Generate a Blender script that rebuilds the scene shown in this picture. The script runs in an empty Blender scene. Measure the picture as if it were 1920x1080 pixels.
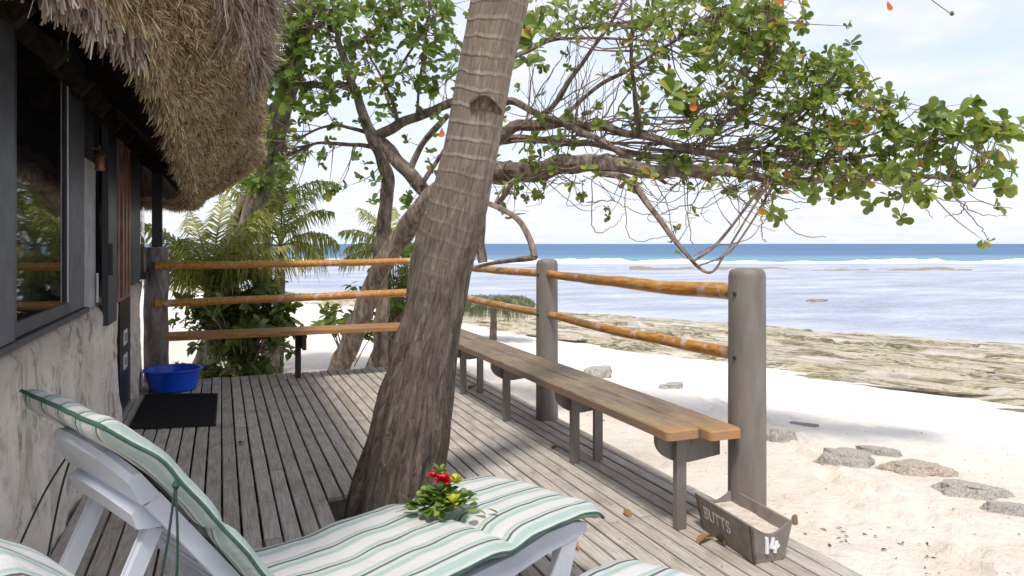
import bpy, math, random
import numpy as np
from mathutils import Vector, Matrix, Quaternion, noise
random.seed(7); rng = np.random.default_rng(7)
S = bpy.context.scene
COL = S.collection
PI = math.pi

# ------------------------------------------------------------ camera, light
F_PX = 1350.0; TH = math.radians(22.0); CAM_Z = 1.5; HOR = 457.0
CT, ST = math.cos(TH), math.sin(TH)
cam_d = bpy.data.cameras.new('camera'); cam = bpy.data.objects.new('camera', cam_d); COL.objects.link(cam)
cam_d.sensor_width = 36; cam_d.lens = F_PX/1920*36
cam_d.shift_y = -(540-HOR)/1920
cam_d.clip_start = .05; cam_d.clip_end = 60000
cam.location = (0, 0, CAM_Z); cam.rotation_euler = (PI/2, 0, -TH)
S.camera = cam

SUN_DIR = Vector((.28, .48, -1)).normalized()          # the way the light travels
sun_el = math.asin(-SUN_DIR.z)
W = bpy.data.worlds.new('World'); S.world = W; W.use_nodes = True
wn = W.node_tree; wn.nodes.clear()
out = wn.nodes.new('ShaderNodeOutputWorld'); bg = wn.nodes.new('ShaderNodeBackground')
sky = wn.nodes.new('ShaderNodeTexSky'); sky.sky_type = 'NISHITA'; sky.sun_disc = False
sky.sun_elevation = sun_el
to_sun = -SUN_DIR
sky.sun_rotation = math.atan2(to_sun.x, to_sun.y)
sky.air_density = 1.0; sky.dust_density = 1.0
tc = wn.nodes.new('ShaderNodeTexCoord')
sep = wn.nodes.new('ShaderNodeSeparateXYZ'); wn.links.new(tc.outputs['Generated'], sep.inputs[0])
def wmath(op, a, b=None, c=None):
    n = wn.nodes.new('ShaderNodeMath'); n.operation = op
    for i, v in enumerate((a, b, c)):
        if v is None: continue
        if isinstance(v, (int, float)): n.inputs[i].default_value = v
        else: wn.links.new(v, n.inputs[i])
    return n.outputs[0]
# thin layered cloud: direction projected on a high flat layer
zz = wmath('ADD', wmath('MAXIMUM', sep.outputs['Z'], 0.0), .12)
cmb = wn.nodes.new('ShaderNodeCombineXYZ')
wn.links.new(wmath('DIVIDE', sep.outputs['X'], zz), cmb.inputs[0]); wn.links.new(wmath('DIVIDE', sep.outputs['Y'], zz), cmb.inputs[1])
cn = wn.nodes.new('ShaderNodeTexNoise'); cn.inputs['Scale'].default_value = 2.4; cn.inputs['Detail'].default_value = 9; cn.inputs['Roughness'].default_value = .6
cn.inputs['Distortion'].default_value = .5
wn.links.new(cmb.outputs[0], cn.inputs['Vector'])
cr = wn.nodes.new('ShaderNodeValToRGB'); cr.color_ramp.elements[0].position = .40; cr.color_ramp.elements[1].position = .58
cr.color_ramp.elements[0].color = (.62, .62, .62, 1); cr.color_ramp.elements[1].color = (.97, .97, .97, 1)
wn.links.new(cn.outputs['Fac'], cr.inputs[0])
cn2 = wn.nodes.new('ShaderNodeTexNoise'); cn2.inputs['Scale'].default_value = 3.2; cn2.inputs['Detail'].default_value = 6
wn.links.new(cmb.outputs[0], cn2.inputs['Vector'])
ccol = wn.nodes.new('ShaderNodeMix'); ccol.data_type = 'RGBA'
ccol.inputs[6].default_value = (3.2, 3.4, 4.25, 1); ccol.inputs[7].default_value = (4.5, 4.55, 4.95, 1)
wn.links.new(cn2.outputs['Fac'], ccol.inputs[0])
mix = wn.nodes.new('ShaderNodeMix'); mix.data_type = 'RGBA'
wn.links.new(cr.outputs[0], mix.inputs[0]); wn.links.new(sky.outputs[0], mix.inputs[6]); wn.links.new(ccol.outputs[2], mix.inputs[7])
wn.links.new(mix.outputs[2], bg.inputs['Color']); bg.inputs['Strength'].default_value = .145
wn.links.new(bg.outputs[0], out.inputs[0])

sd = bpy.data.lights.new('sun', 'SUN'); so = bpy.data.objects.new('sun', sd); COL.objects.link(so)
sd.energy = 2.05; sd.angle = math.radians(8); sd.color = (1, .94, .86)
so.rotation_euler = SUN_DIR.to_track_quat('-Z', 'Y').to_euler(); so.location = (0, 0, 12)
S.view_settings.view_transform = 'Standard'; S.view_settings.look = 'None'
S.view_settings.exposure = .76; S.view_settings.gamma = 1
try: S.view_settings.use_curve_mapping = False
except Exception: pass

def at(u, v, D):            # pixel of the 1920 photograph + distance along the view axis -> place
    xc = (u-960)/F_PX*D
    return Vector((xc*CT + D*ST, -xc*ST + D*CT, CAM_Z-(v-HOR)/F_PX*D))
def ground(u, v, z=0.0):
    return at(u, v, F_PX*(CAM_Z-z)/(v-HOR))

# ------------------------------------------------------------ materials
class NT:
    def __init__(s, name):
        s.m = bpy.data.materials.new(name); s.m.use_nodes = True; s.t = s.m.node_tree; s.t.nodes.clear()
        s.o = s.t.nodes.new('ShaderNodeOutputMaterial')
    def n(s, ty, ins=None, **kw):
        x = s.t.nodes.new('ShaderNode'+ty)
        for k, v in kw.items(): setattr(x, k, v)
        for k, v in (ins or {}).items(): s.put(x.inputs[k], v)
        return x
    def put(s, sock, v):
        if isinstance(v, bpy.types.NodeSocket): s.t.links.new(v, sock)
        elif isinstance(v, bpy.types.Node): s.t.links.new(v.outputs[0], sock)
        elif isinstance(v, tuple) and len(v) == 3 and sock.type == 'RGBA': sock.default_value = (*v, 1)
        else: sock.default_value = v
    def math(s, op, a, b=0.0, c=0.0, clamp=False):
        x = s.n('Math', {0: a, 1: b, 2: c}, operation=op); x.use_clamp = clamp; return x.outputs[0]
    def mix(s, f, a, b, mode='MIX'):
        x = s.n('Mix', data_type='RGBA', blend_type=mode); s.put(x.inputs[0], f); s.put(x.inputs[6], a); s.put(x.inputs[7], b); return x.outputs[2]
    def obj(s, scale=(1, 1, 1), rot=(0, 0, 0), src='Object', off=None):
        c = s.n('TexCoord').outputs[src]
        if off is not None:
            c = s.n('VectorMath', {0: c, 1: off}, operation='ADD').outputs[0]
        return s.n('Mapping', {'Vector': c, 'Scale': scale, 'Rotation': rot}).outputs[0]
    def noise(s, vec, scale, detail=4, rough=.55, dist=0.0):
        return s.n('TexNoise', {'Vector': vec, 'Scale': scale, 'Detail': detail, 'Roughness': rough, 'Distortion': dist}).outputs['Fac']
    def ramp(s, f, stops):
        r = s.n('ValToRGB', {0: f}); e = r.color_ramp.elements
        while len(e) < len(stops): e.new(.5)
        for i, (p, c) in enumerate(stops):
            e[i].position = p
            e[i].color = (*c, 1) if isinstance(c, tuple) else (c, c, c, 1)
        return r.outputs[0]
    def bump(s, h, strength=.5, dist=.01, normal=None):
        b = s.n('Bump', {'Height': h, 'Strength': strength, 'Distance': dist})
        if normal is not None: s.put(b.inputs['Normal'], normal)
        return b.outputs[0]
    def bsdf(s, color, rough=.7, normal=None, spec=.5, metal=0.0, **kw):
        p = s.n('BsdfPrincipled'); s.put(p.inputs['Base Color'], color); s.put(p.inputs['Roughness'], rough)
        s.put(p.inputs['Metallic'], metal); s.put(p.inputs['Specular IOR Level'], spec)
        if normal is not None: s.put(p.inputs['Normal'], normal)
        for k, v in kw.items(): s.put(p.inputs[k.replace('_', ' ')], v)
        s.t.links.new(p.outputs[0], s.o.inputs[0]); return p
    def rnd(s): return s.n('ObjectInfo').outputs['Random']
    def isl(s): return s.n('NewGeometry').outputs['Random Per Island']

def m_plain(name, c, rough=.6, nscale=18, amt=.12, bump=.15, spec=.4, metal=0.0):
    t = NT(name); v = t.obj()
    n = t.noise(v, nscale, 5)
    c2 = tuple(max(0, x*(1-2.4*amt)) for x in c); c3 = tuple(min(1, x*(1+amt)) for x in c)
    col = t.ramp(n, [(.3, c2), (.65, c3)])
    t.bsdf(col, rough, t.bump(t.noise(v, nscale*3, 4), bump, .004), spec, metal)
    return t.m

# weathered grey deck timber; grain runs along Y of the board
def m_deck():
    t = NT('weathered_decking')
    r = t.rnd()
    off = t.n('CombineXYZ', {0: t.math('MULTIPLY', r, 37.0), 1: t.math('MULTIPLY', r, 91.0)}).outputs[0]
    g = t.noise(t.obj((1, .035, 1), off=off), 120, 5, .6)
    g2 = t.noise(t.obj((1, .12, 1), off=off), 26, 5, .6)
    wv = t.obj((1, 1, 1))
    blot = t.noise(wv, 2.6, 5, .65)
    blot2 = t.noise(wv, 9, 6, .7)
    base = t.ramp(r, [(0, (.41, .355, .29)), (.35, (.49, .435, .37)), (.7, (.56, .51, .445)), (1, (.45, .385, .305))])
    c = t.mix(t.ramp(g, [(.38, 0.0), (.62, 1.0)]), t.mix(.5, base, (.11, .095, .075)), base)
    c = t.mix(t.math('MULTIPLY', t.ramp(g2, [(.52, 0.0), (.7, 1.0)]), .5), c, (.54, .51, .46))
    c = t.mix(t.math('MULTIPLY', t.ramp(blot, [(.50, 0.0), (.68, 1.0)]), .55), c, (.17, .135, .085))
    c = t.mix(t.math('MULTIPLY', t.ramp(blot2, [(.60, 0.0), (.68, 1.0)]), .55), c, (.10, .085, .06))
    t.bsdf(c, .78, t.bump(t.math('ADD', g, t.math('MULTIPLY', blot2, .3)), .55, .004), .25)
    return t.m
def m_bench():
    t = NT('worn_bench_timber'); r = t.rnd()
    g = t.noise(t.obj((1, .04, 1)), 95, 5, .6); b = t.noise(t.obj((1, .35, 1)), 5, 5, .65); e = t.noise(t.obj(), 11, 5, .7)
    c = t.ramp(g, [(.35, (.10, .07, .045)), (.55, (.215, .16, .105)), (.7, (.30, .24, .17))])
    c = t.mix(t.ramp(b, [(.47, 0.0), (.62, .75)]), c, (.29, .225, .115))
    c = t.mix(t.ramp(e, [(.50, 0.0), (.66, .7)]), c, (.17, .145, .12))
    y = t.n('SeparateXYZ', {0: t.n('TexCoord').outputs['Object']}).outputs[1]
    endm = t.math('MULTIPLY', t.math('SUBTRACT', 3.9, t.math('ADD', y, t.math('MULTIPLY', e, .9))), 1.6, clamp=True)
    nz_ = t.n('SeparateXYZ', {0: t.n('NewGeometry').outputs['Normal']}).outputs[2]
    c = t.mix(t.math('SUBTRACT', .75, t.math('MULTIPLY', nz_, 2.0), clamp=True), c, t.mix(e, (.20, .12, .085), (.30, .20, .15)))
    c = t.mix(endm, c, t.mix(e, (.42, .17, .035), (.46, .31, .15)))
    t.bsdf(c, .6, t.bump(g, .5, .004), .35); return t.m
def m_pole():
    t = NT('varnished_pole_peeling'); r = t.rnd()
    off = t.n('CombineXYZ', {0: t.math('MULTIPLY', r, 30.0)}).outputs[0]
    n = t.noise(t.obj((1, 1, 1), off=off), 9, 6, .7); s = t.noise(t.obj((4, .6, 4), off=off), 14, 5)
    c = t.ramp(s, [(.3, (.27, .095, .012)), (.5, (.46, .21, .03)), (.72, (.60, .36, .09))])
    pz = t.n('SeparateXYZ', {0: t.n('NewGeometry').outputs['Normal']}).outputs[2]
    n2 = t.noise(t.obj((1, 1, 1), off=off), 3.1, 3, .6)
    c = t.mix(t.math('MULTIPLY', t.ramp(n, [(.52, 0.0), (.57, 1.0)]), t.ramp(n2, [(.46, 0.0), (.54, .9)])), c, (.55, .40, .33))
    t.bsdf(c, .38, t.bump(n, .3, .004), .5); return t.m
def m_paint_post():
    t = NT('taupe_painted_post'); n = t.noise(t.obj((1, 1, .25)), 14, 6, .6); k = t.noise(t.obj((6, 6, .4)), 20, 4)
    c = t.ramp(n, [(.3, (.155, .135, .115)), (.7, (.225, .198, .172))])
    c = t.mix(t.ramp(k, [(.68, 0.0), (.8, .5)]), c, (.33, .30, .27))
    ck = t.noise(t.obj((1, 1, .05)), 60, 3); c = t.mix(t.ramp(ck, [(.27, .8), (.31, 0.0)]), c, (.05, .04, .035))
    t.bsdf(c, .55, t.bump(k, .25, .004), .4); return t.m
def m_palm_trunk():
    t = NT('coconut_palm_bark')
    uv = t.n('TexCoord').outputs['UV']
    sp = t.n('SeparateXYZ', {0: uv}); h = sp.outputs[1]
    vf = t.n('Mapping', {'Vector': uv, 'Scale': (58, 13.0, 1)}).outputs[0]
    fis = t.noise(vf, 1.0, 7, .78, .9)
    ringn = t.noise(t.n('Mapping', {'Vector': uv, 'Scale': (3, 2, 1)}).outputs[0], 1.0, 3)
    ph = t.math('ADD', t.math('MULTIPLY', h, 21.0), t.math('MULTIPLY', ringn, 1.5))
    fr = t.math('FRACT', ph)
    ring = t.ramp(fr, [(0, .9), (.05, .9), (.22, 0.0), (.90, 0.0), (1.0, .9)])
    big = t.noise(t.obj(), 7, 5, .65)
    big0 = t.noise(t.obj(), 5, 4, .6)
    up = t.math('MULTIPLY', t.math('SUBTRACT', t.math('ADD', h, t.math('MULTIPLY', big0, .3)), .72), 1.5, clamp=True)   # h in metres/2: smoother higher up
    low = t.ramp(fis, [(.36, (.045, .035, .028)), (.44, (.16, .125, .10)), (.55, (.27, .22, .18)), (.66, (.44, .385, .33))])
    hi = t.ramp(fis, [(.32, (.14, .105, .08)), (.5, (.28, .225, .175)), (.68, (.42, .36, .29))])
    hi = t.mix(t.math('MULTIPLY', t.math('MULTIPLY', ring, t.ramp(big0, [(.4, .1), (.6, 1.0)])), .45), hi, (.50, .46, .41))
    c = t.mix(up, low, hi)
    c = t.mix(t.ramp(big, [(.5, 0.0), (.72, .5)]), c, (.33, .27, .21))
    hgt = t.math('ADD', t.math('MULTIPLY', fis, t.math('SUBTRACT', 1.25, up)), t.math('MULTIPLY', t.math('MULTIPLY', ring, up), .15))
    t.bsdf(c, .9, t.bump(hgt, .95, .035), .15); return t.m
def m_bark(name, a, b, c_):
    t = NT(name); n = t.noise(t.obj((1, 1, .35)), 16, 6, .7); k = t.noise(t.obj(), 4, 4)
    c = t.ramp(n, [(.36, a), (.50, b), (.64, c_)])
    c = t.mix(t.ramp(k, [(.45, 0.0), (.7, .5)]), c, b)
    t.bsdf(c, .9, t.bump(n, .8, .02), .15); return t.m
def m_leaf(name, stops, trans=.35, rough=.42):
    t = NT(name)
    r = t.math('FRACT', t.math('ADD', t.isl(), t.rnd()))
    c = t.ramp(r, stops)
    p = t.n('BsdfPrincipled', {'Base Color': c, 'Roughness': rough, 'Specular IOR Level': .45})
    tr = t.n('BsdfTranslucent', {'Color': t.mix(.45, c, (.32, .42, .04), 'MIX')})
    ms = t.n('MixShader', {0: trans, 1: p.outputs[0], 2: tr.outputs[0]})
    t.t.links.new(ms.outputs[0], t.o.inputs[0]); return t.m
def m_straw(name, stops):
    t = NT(name)
    c = t.ramp(t.isl(), stops)
    big = t.noise(t.obj(), 2.6, 4, .6)
    c = t.mix(t.ramp(big, [(.35, 0.0), (.7, .55)]), c, t.mix(1.0, c, (.78, .82, .88), 'MULTIPLY'))
    t.bsdf(c, .8, None, .25); return t.m
def m_stone_wall():
    t = NT('coral_stone_render')
    v = t.obj((1, 1.0, .6)); w = t.noise(v, 2.6, 6, .6, .8); k = t.noise(t.obj((1, 1.5, .45)), 2.4, 7, .65, 1.0); p = t.noise(t.obj(), 46, 5, .7); m = t.noise(t.obj(), 9, 6, .7)
    c = t.ramp(w, [(.30, (.42, .365, .30)), (.42, (.60, .53, .44)), (.55, (.70, .635, .545)), (.7, (.77, .715, .63))])
    c = t.mix(t.ramp(m, [(.52, 0.0), (.66, .6)]), c, (.36, .31, .25))
    c = t.mix(t.ramp(m, [(.30, .6), (.40, 0.0)]), c, (.62, .47, .30))
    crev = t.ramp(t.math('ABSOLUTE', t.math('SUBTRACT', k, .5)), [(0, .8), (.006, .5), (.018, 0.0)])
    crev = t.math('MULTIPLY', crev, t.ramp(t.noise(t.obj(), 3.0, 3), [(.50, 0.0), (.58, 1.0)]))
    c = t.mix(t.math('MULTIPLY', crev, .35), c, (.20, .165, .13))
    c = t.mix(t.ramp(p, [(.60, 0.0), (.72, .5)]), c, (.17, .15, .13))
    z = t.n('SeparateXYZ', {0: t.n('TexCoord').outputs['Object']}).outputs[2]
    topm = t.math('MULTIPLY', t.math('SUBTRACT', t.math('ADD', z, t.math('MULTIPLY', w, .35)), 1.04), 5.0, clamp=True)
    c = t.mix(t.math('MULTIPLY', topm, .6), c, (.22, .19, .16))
    hh_ = t.math('SUBTRACT', t.math('ADD', w, t.math('MULTIPLY', p, .12)), t.math('MULTIPLY', crev, .35))
    t.bsdf(c, .9, t.bump(t.math('ADD', hh_, t.math('MULTIPLY', m, .3)), .9, .03), .2); return t.m
def m_sand():
    t = NT('coral_sand'); v = t.obj()
    a = t.noise(v, 1.1, 5); b = t.noise(v, 6, 5, .6); g = t.noise(v, 160, 3)
    c = t.ramp(a, [(.35, (.64, .56, .465)), (.65, (.73, .665, .575))])
    c = t.mix(t.ramp(b, [(.60, 0.0), (.72, .4)]), c, (.50, .38, .25))
    c = t.mix(t.math('MULTIPLY', t.ramp(g, [(.35, 1.0), (.5, 0.0)]), .25), c, (.42, .34, .26))
    # paler coral sand down the beach, greener wet sand under the water
    sx = t.n('SeparateXYZ', {0: t.n('TexCoord').outputs['Object']})
    d = t.math('ADD', t.math('MULTIPLY', t.math('SUBTRACT', sx.outputs[0], 11.4), -.879), t.math('MULTIPLY', t.math('SUBTRACT', sx.outputs[1], 34.9), -.476))
    c = t.mix(t.math('MULTIPLY', t.math('SUBTRACT', 21.0, t.math('ADD', d, t.math('MULTIPLY', a, 4.0))), .25, clamp=True), c, (.80, .755, .69))
    t.bsdf(c, .95, t.bump(t.math('ADD', t.math('ADD', t.noise(v, 11, 5, .6), t.math('MULTIPLY', t.noise(v, 3.3, 4, .6), 1.6)), t.math('MULTIPLY', g, .08)), .6, .08), .1); return t.m
def m_ledge():
    t = NT('reef_rock_ledge')
    v = t.n('Mapping', {'Vector': t.n('TexCoord').outputs['UV'], 'Scale': (.5, 2.6, 1)}).outputs[0]
    a = t.noise(v, 1.5, 6, .65, .7); b = t.noise(v, 7, 6, .7); k = t.noise(t.obj(), 18, 4)
    c = t.ramp(a, [(.33, (.20, .165, .085)), (.42, (.42, .35, .20)), (.55, (.58, .51, .37)), (.7, (.66, .58, .50))])
    c = t.mix(t.ramp(b, [(.50, 0.0), (.6, .5)]), c, (.54, .53, .42))
    c = t.mix(t.ramp(b, [(.38, .95), (.46, 0.0)]), c, (.13, .115, .06))
    v2 = t.n('Mapping', {'Vector': t.n('TexCoord').outputs['UV'], 'Scale': (.16, 1.1, 1)}).outputs[0]
    ck = t.noise(v2, 1.6, 7, .68, .5)
    c = t.mix(t.ramp(t.math('ABSOLUTE', t.math('SUBTRACT', ck, .5)), [(0, .95), (.010, .7), (.022, 0.0)]), c, (.10, .085, .045))
    c = t.mix(t.ramp(ck, [(.50, 0.0), (.60, .75)]), c, (.68, .62, .56))
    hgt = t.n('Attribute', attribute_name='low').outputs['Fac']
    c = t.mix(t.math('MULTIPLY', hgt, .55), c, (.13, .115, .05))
    t.bsdf(c, .85, t.bump(t.math('ADD', b, t.math('MULTIPLY', k, .4)), .9, .08), .3); return t.m
def m_sea():
    t = NT('lagoon_and_sea_water')
    tcn = t.n('TexCoord').outputs['Object']; sx = t.n('SeparateXYZ', {0: tcn})
    d = t.math('ADD', t.math('MULTIPLY', t.math('SUBTRACT', sx.outputs[0], 11.4), .879), t.math('MULTIPLY', t.math('SUBTRACT', sx.outputs[1], 34.9), .476))
    D = t.math('ADD', t.math('MULTIPLY', sx.outputs[0], ST), t.math('MULTIPLY', sx.outputs[1], CT))
    wob = t.noise(t.obj((1, 1, 1)), .03, 4)
    Dm = t.math('ADD', D, t.math('MULTIPLY', t.math('SUBTRACT', wob, .5), 34.0))
    deep = t.math('MULTIPLY', t.math('SUBTRACT', Dm, 122.0), .12, clamp=True)
    va = t.n('Mapping', {'Vector': tcn, 'Scale': (.13, .30, 1), 'Rotation': (0, 0, TH)}).outputs[0]
    pat = t.noise(va, 1.0, 7, .7); pat2 = t.noise(va, 11.0, 6, .8)
    sh = t.ramp(pat, [(.34, (.16, .18, .24)), (.47, (.27, .31, .40)), (.57, (.38, .43, .50)), (.68, (.58, .61, .60))])  # pale lilac: shallow water plus sky reflection put into the colour
    sh = t.mix(t.ramp(pat2, [(.47, 0.0), (.60, .45)]), sh, (.22, .23, .27))
    sh = t.mix(t.ramp(t.noise(va, 26.0, 4, .8), [(.52, 0.0), (.64, .4)]), sh, (.66, .68, .72))
    edge = t.math('SUBTRACT', 1.0, t.math('MULTIPLY', t.math('ADD', d, t.math('MULTIPLY', wob, 3.0)), .14, clamp=True), clamp=True)
    sh = t.mix(t.math('MULTIPLY', edge, .6), sh, (.62, .66, .66))
    vb = t.n('Mapping', {'Vector': tcn, 'Scale': (.004, .03, 1), 'Rotation': (0, 0, TH)}).outputs[0]
    dp = t.ramp(t.noise(vb, 1.0, 5, .6), [(.35, (.065, .13, .24)), (.55, (.10, .185, .30)), (.7, (.16, .26, .36))])
    far = t.math('MULTIPLY', t.math('SUBTRACT', D, 130.0), .0016, clamp=True)
    dp = t.mix(t.math('SUBTRACT', 1.0, t.math('MULTIPLY', t.math('SUBTRACT', D, 120.0), .008, clamp=True)), dp, (.18, .34, .43))
    dp = t.mix(t.math('MULTIPLY', far, .6), dp, (.07, .15, .28))
    c = t.mix(deep, sh, dp)
    w1 = t.noise(t.n('Mapping', {'Vector': tcn, 'Scale': (1, 2.2, 1), 'Rotation': (0, 0, TH)}).outputs[0], 2.4, 5, .6)
    w2 = t.noise(t.n('Mapping', {'Vector': tcn, 'Scale': (.25, .7, 1), 'Rotation': (0, 0, TH)}).outputs[0], .5, 5, .6)
    nb = t.bump(t.math('ADD', t.math('MULTIPLY', t.math('MULTIPLY', w1, .5), w2)), .75, .2)
    t.bsdf(c, t.math('ADD', .26, t.math('MULTIPLY', deep, .3)), nb, t.math('SUBTRACT', .42, t.math('MULTIPLY', deep, .34))); return t.m
def m_cushion():
    t = NT('striped_canvas_cushion'); uv = t.n('TexCoord').outputs['UV']
    u = t.n('SeparateXYZ', {0: uv}).outputs[0]
    f = t.math('FRACT', t.math('DIVIDE', u, .132))
    wht = (.58, .575, .555); grn = (.32, .43, .385); brn = (.085, .06, .052); pale = (.475, .53, .505)
    c = t.ramp(f, [(0, wht), (.24, wht), (.33, grn), (.43, grn), (.49, pale), (.585, pale), (.60, brn), (.66, brn), (.69, pale), (.78, grn), (.82, grn), (.86, wht)])
    r = t.n('TexCoord').outputs['Object']
    wv = t.noise(r, 420, 2); big = t.noise(r, 5, 4)
    c = t.mix(t.math('MULTIPLY', big, .22), c, (.50, .49, .42))
    t.bsdf(c, .85, t.bump(t.math('ADD', t.math('MULTIPLY', wv, .06), t.noise(r, 9, 4, .6)), .5, .025), .2); return t.m

MD = {}
def M(n): return MD[n]
MD['deck'] = m_deck(); MD['bench'] = m_bench(); MD['pole'] = m_pole(); MD['post'] = m_paint_post()
MD['palm'] = m_palm_trunk(); MD['stone'] = m_stone_wall(); MD['sand'] = m_sand(); MD['ledge'] = m_ledge(); MD['sea'] = m_sea()
MD['cushion'] = m_cushion()
MD['joist'] = m_plain('dark_joist_timber', (.05, .04, .03), .9)
MD['bark'] = m_bark('grey_brown_tree_bark', (.075, .054, .042), (.185, .145, .115), (.32, .265, .215))
MD['twig'] = m_bark('thin_twig_bark', (.14, .10, .075), (.26, .20, .155), (.38, .31, .25))
MD['oldwood'] = m_bark('grey_hut_post_wood', (.10, .085, .075), (.20, .175, .16), (.30, .27, .25))
G = [(0, (.045, .085, .016)), (.2, (.09, .15, .026)), (.45, (.16, .235, .04)), (.70, (.24, .32, .06)), (.86, (.33, .40, .09)), (.94, (.46, .44, .07)), (.97, (.45, .30, .05)), (.988, (.42, .12, .03)), (1, (.22, .10, .04))]
MD['leaf'] = m_leaf('sea_almond_leaf', G, .5)
MD['leafdark'] = m_leaf('dark_glossy_leaf', [(0, (.03, .065, .018)), (.4, (.07, .13, .03)), (.8, (.13, .20, .045)), (1, (.26, .30, .09))], .42, .35)
MD['leafmid'] = m_leaf('mid_green_leaf', [(0, (.035, .08, .014)), (.4, (.08, .16, .025)), (.8, (.14, .25, .04)), (.95, (.25, .34, .06)), (1, (.38, .28, .06))], .5)
MD['frond'] = m_leaf('palm_leaflet', [(0, (.10, .13, .03)), (.35, (.22, .26, .05)), (.7, (.38, .40, .10)), (.9, (.50, .45, .17)), (1, (.36, .24, .10))], .4, .4)
MD['frondgrey'] = m_leaf('grey_green_needles', [(0, (.07, .10, .05)), (.6, (.17, .21, .11)), (1, (.24, .23, .13))], .2, .6)
MD['red'] = m_leaf('orange_red_leaf', [(0, (.60, .10, .012)), (1, (.70, .16, .02))], .4)
MD['strawtop'] = m_straw('weathered_grey_straw', [(0, (.13, .10, .075)), (.3, (.29, .225, .165)), (.7, (.44, .36, .28)), (.93, (.60, .51, .42)), (1, (.72, .65, .56))])
MD['strawcut'] = m_straw('golden_thatch_stubble', [(0, (.15, .095, .045)), (.25, (.36, .25, .135)), (.65, (.55, .42, .25)), (.93, (.72, .60, .40)), (1, (.78, .70, .52))])
MD['thatch'] = m_plain('packed_thatch_core', (.13, .085, .045), .95, 30, .25, .8, .1)
MD['eave_shade'] = m_plain('shade_darkened_underside', (.035, .026, .018), .95, 30, .25, .8, .1)  # under-eave shade put into the colour, also used on rafters and wall plate
MD['charcoal'] = m_plain('charcoal_window_paint', (.028, .031, .038), .45, 9, .16, .2, .5)
MD['bluegrey'] = m_plain('blue_grey_frame_paint', (.075, .083, .10), .5, 9, .16, .2, .5)
MD['lightgrey'] = m_plain('pale_grey_post_paint', (.33, .33, .33), .6, 8, .14, .2, .4)
MD['brownwood'] = m_plain('brown_stained_door', (.22, .12, .085), .45, 7, .2, .2, .5)
MD['black'] = m_plain('black_door_and_dark_interior', (.012, .012, .013), .35, 7, .2, .1, .5)
MD['white'] = m_plain('white_enamel', (.68, .68, .67), .4, 9, .05, .05, .5)
MD['resin'] = m_plain('white_resin_plastic', (.56, .60, .66), .38, 5, .05, .05, .5)
MD['piping'] = m_plain('green_piping', (.05, .12, .085), .8, 30, .1)
MD['cord'] = m_plain('dark_green_cord', (.02, .05, .04), .7, 30, .1)
MD['blueplastic'] = m_plain('blue_plastic', (.008, .085, .62), .32, 7, .08, .05, .5)
MD['mat'] = m_plain('black_ribbed_rubber', (.022, .021, .023), .85, 40, .2, .6, .3)
MD['boxpaint'] = m_plain('taupe_box_paint', (.23, .20, .172), .6, 14, .12, .2, .35)
MD['paintwhite'] = m_plain('brushed_white_paint', (.82, .82, .86), .6, 40, .04, .1)
MD['chalk'] = m_plain('faded_white_paint', (.55, .55, .52), .7, 60, .2, .1)
MD['rock'] = m_bark('grey_beach_rock', (.20, .185, .16), (.42, .395, .35), (.60, .565, .51))
MD['slab'] = m_bark('olive_tan_slab_rock', (.24, .20, .12), (.50, .44, .33), (.66, .61, .53))
MD['tanrock'] = m_bark('tan_beach_rock', (.20, .155, .10), (.46, .39, .31), (.60, .54, .46))
MD['reef'] = m_bark('brown_reef_rock', (.16, .12, .08), (.30, .24, .16), (.45, .38, .28))
MD['foam'] = m_plain('white_surf', (.86, .88, .90), .8, 3, .05, .3)
MD['hill'] = m_plain('haze_tinted_hills', (.46, .53, .66), 1, .001, .05, 0, 0)  # distance haze put into the colour as pale blue
MD['litter'] = m_leaf('dry_fallen_leaf', [(0, (.10, .055, .025)), (.5, (.24, .13, .05)), (.85, (.40, .20, .06)), (1, (.46, .36, .10))], .1, .7)
MD['petalred'] = m_plain('red_petal', (.62, .008, .02), .5, 30, .15, .2)
MD['petalyellow'] = m_leaf('yellow_bloom', [(0, (.42, .45, .02)), (1, (.62, .58, .03))], .3)
MD['posy'] = m_leaf('posy_leaf', [(0, (.04, .09, .015)), (.5, (.10, .20, .03)), (1, (.30, .42, .08))], .3)
MD['copper'] = m_plain('tarnished_copper', (.30, .14, .08), .45, 20, .25, .2, .5, .6)
tg = NT('dark_window_glass'); tg.bsdf((.006, .007, .009), .03, None, .9, 0.0, IOR=1.65); MD['glass'] = tg.m

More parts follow.
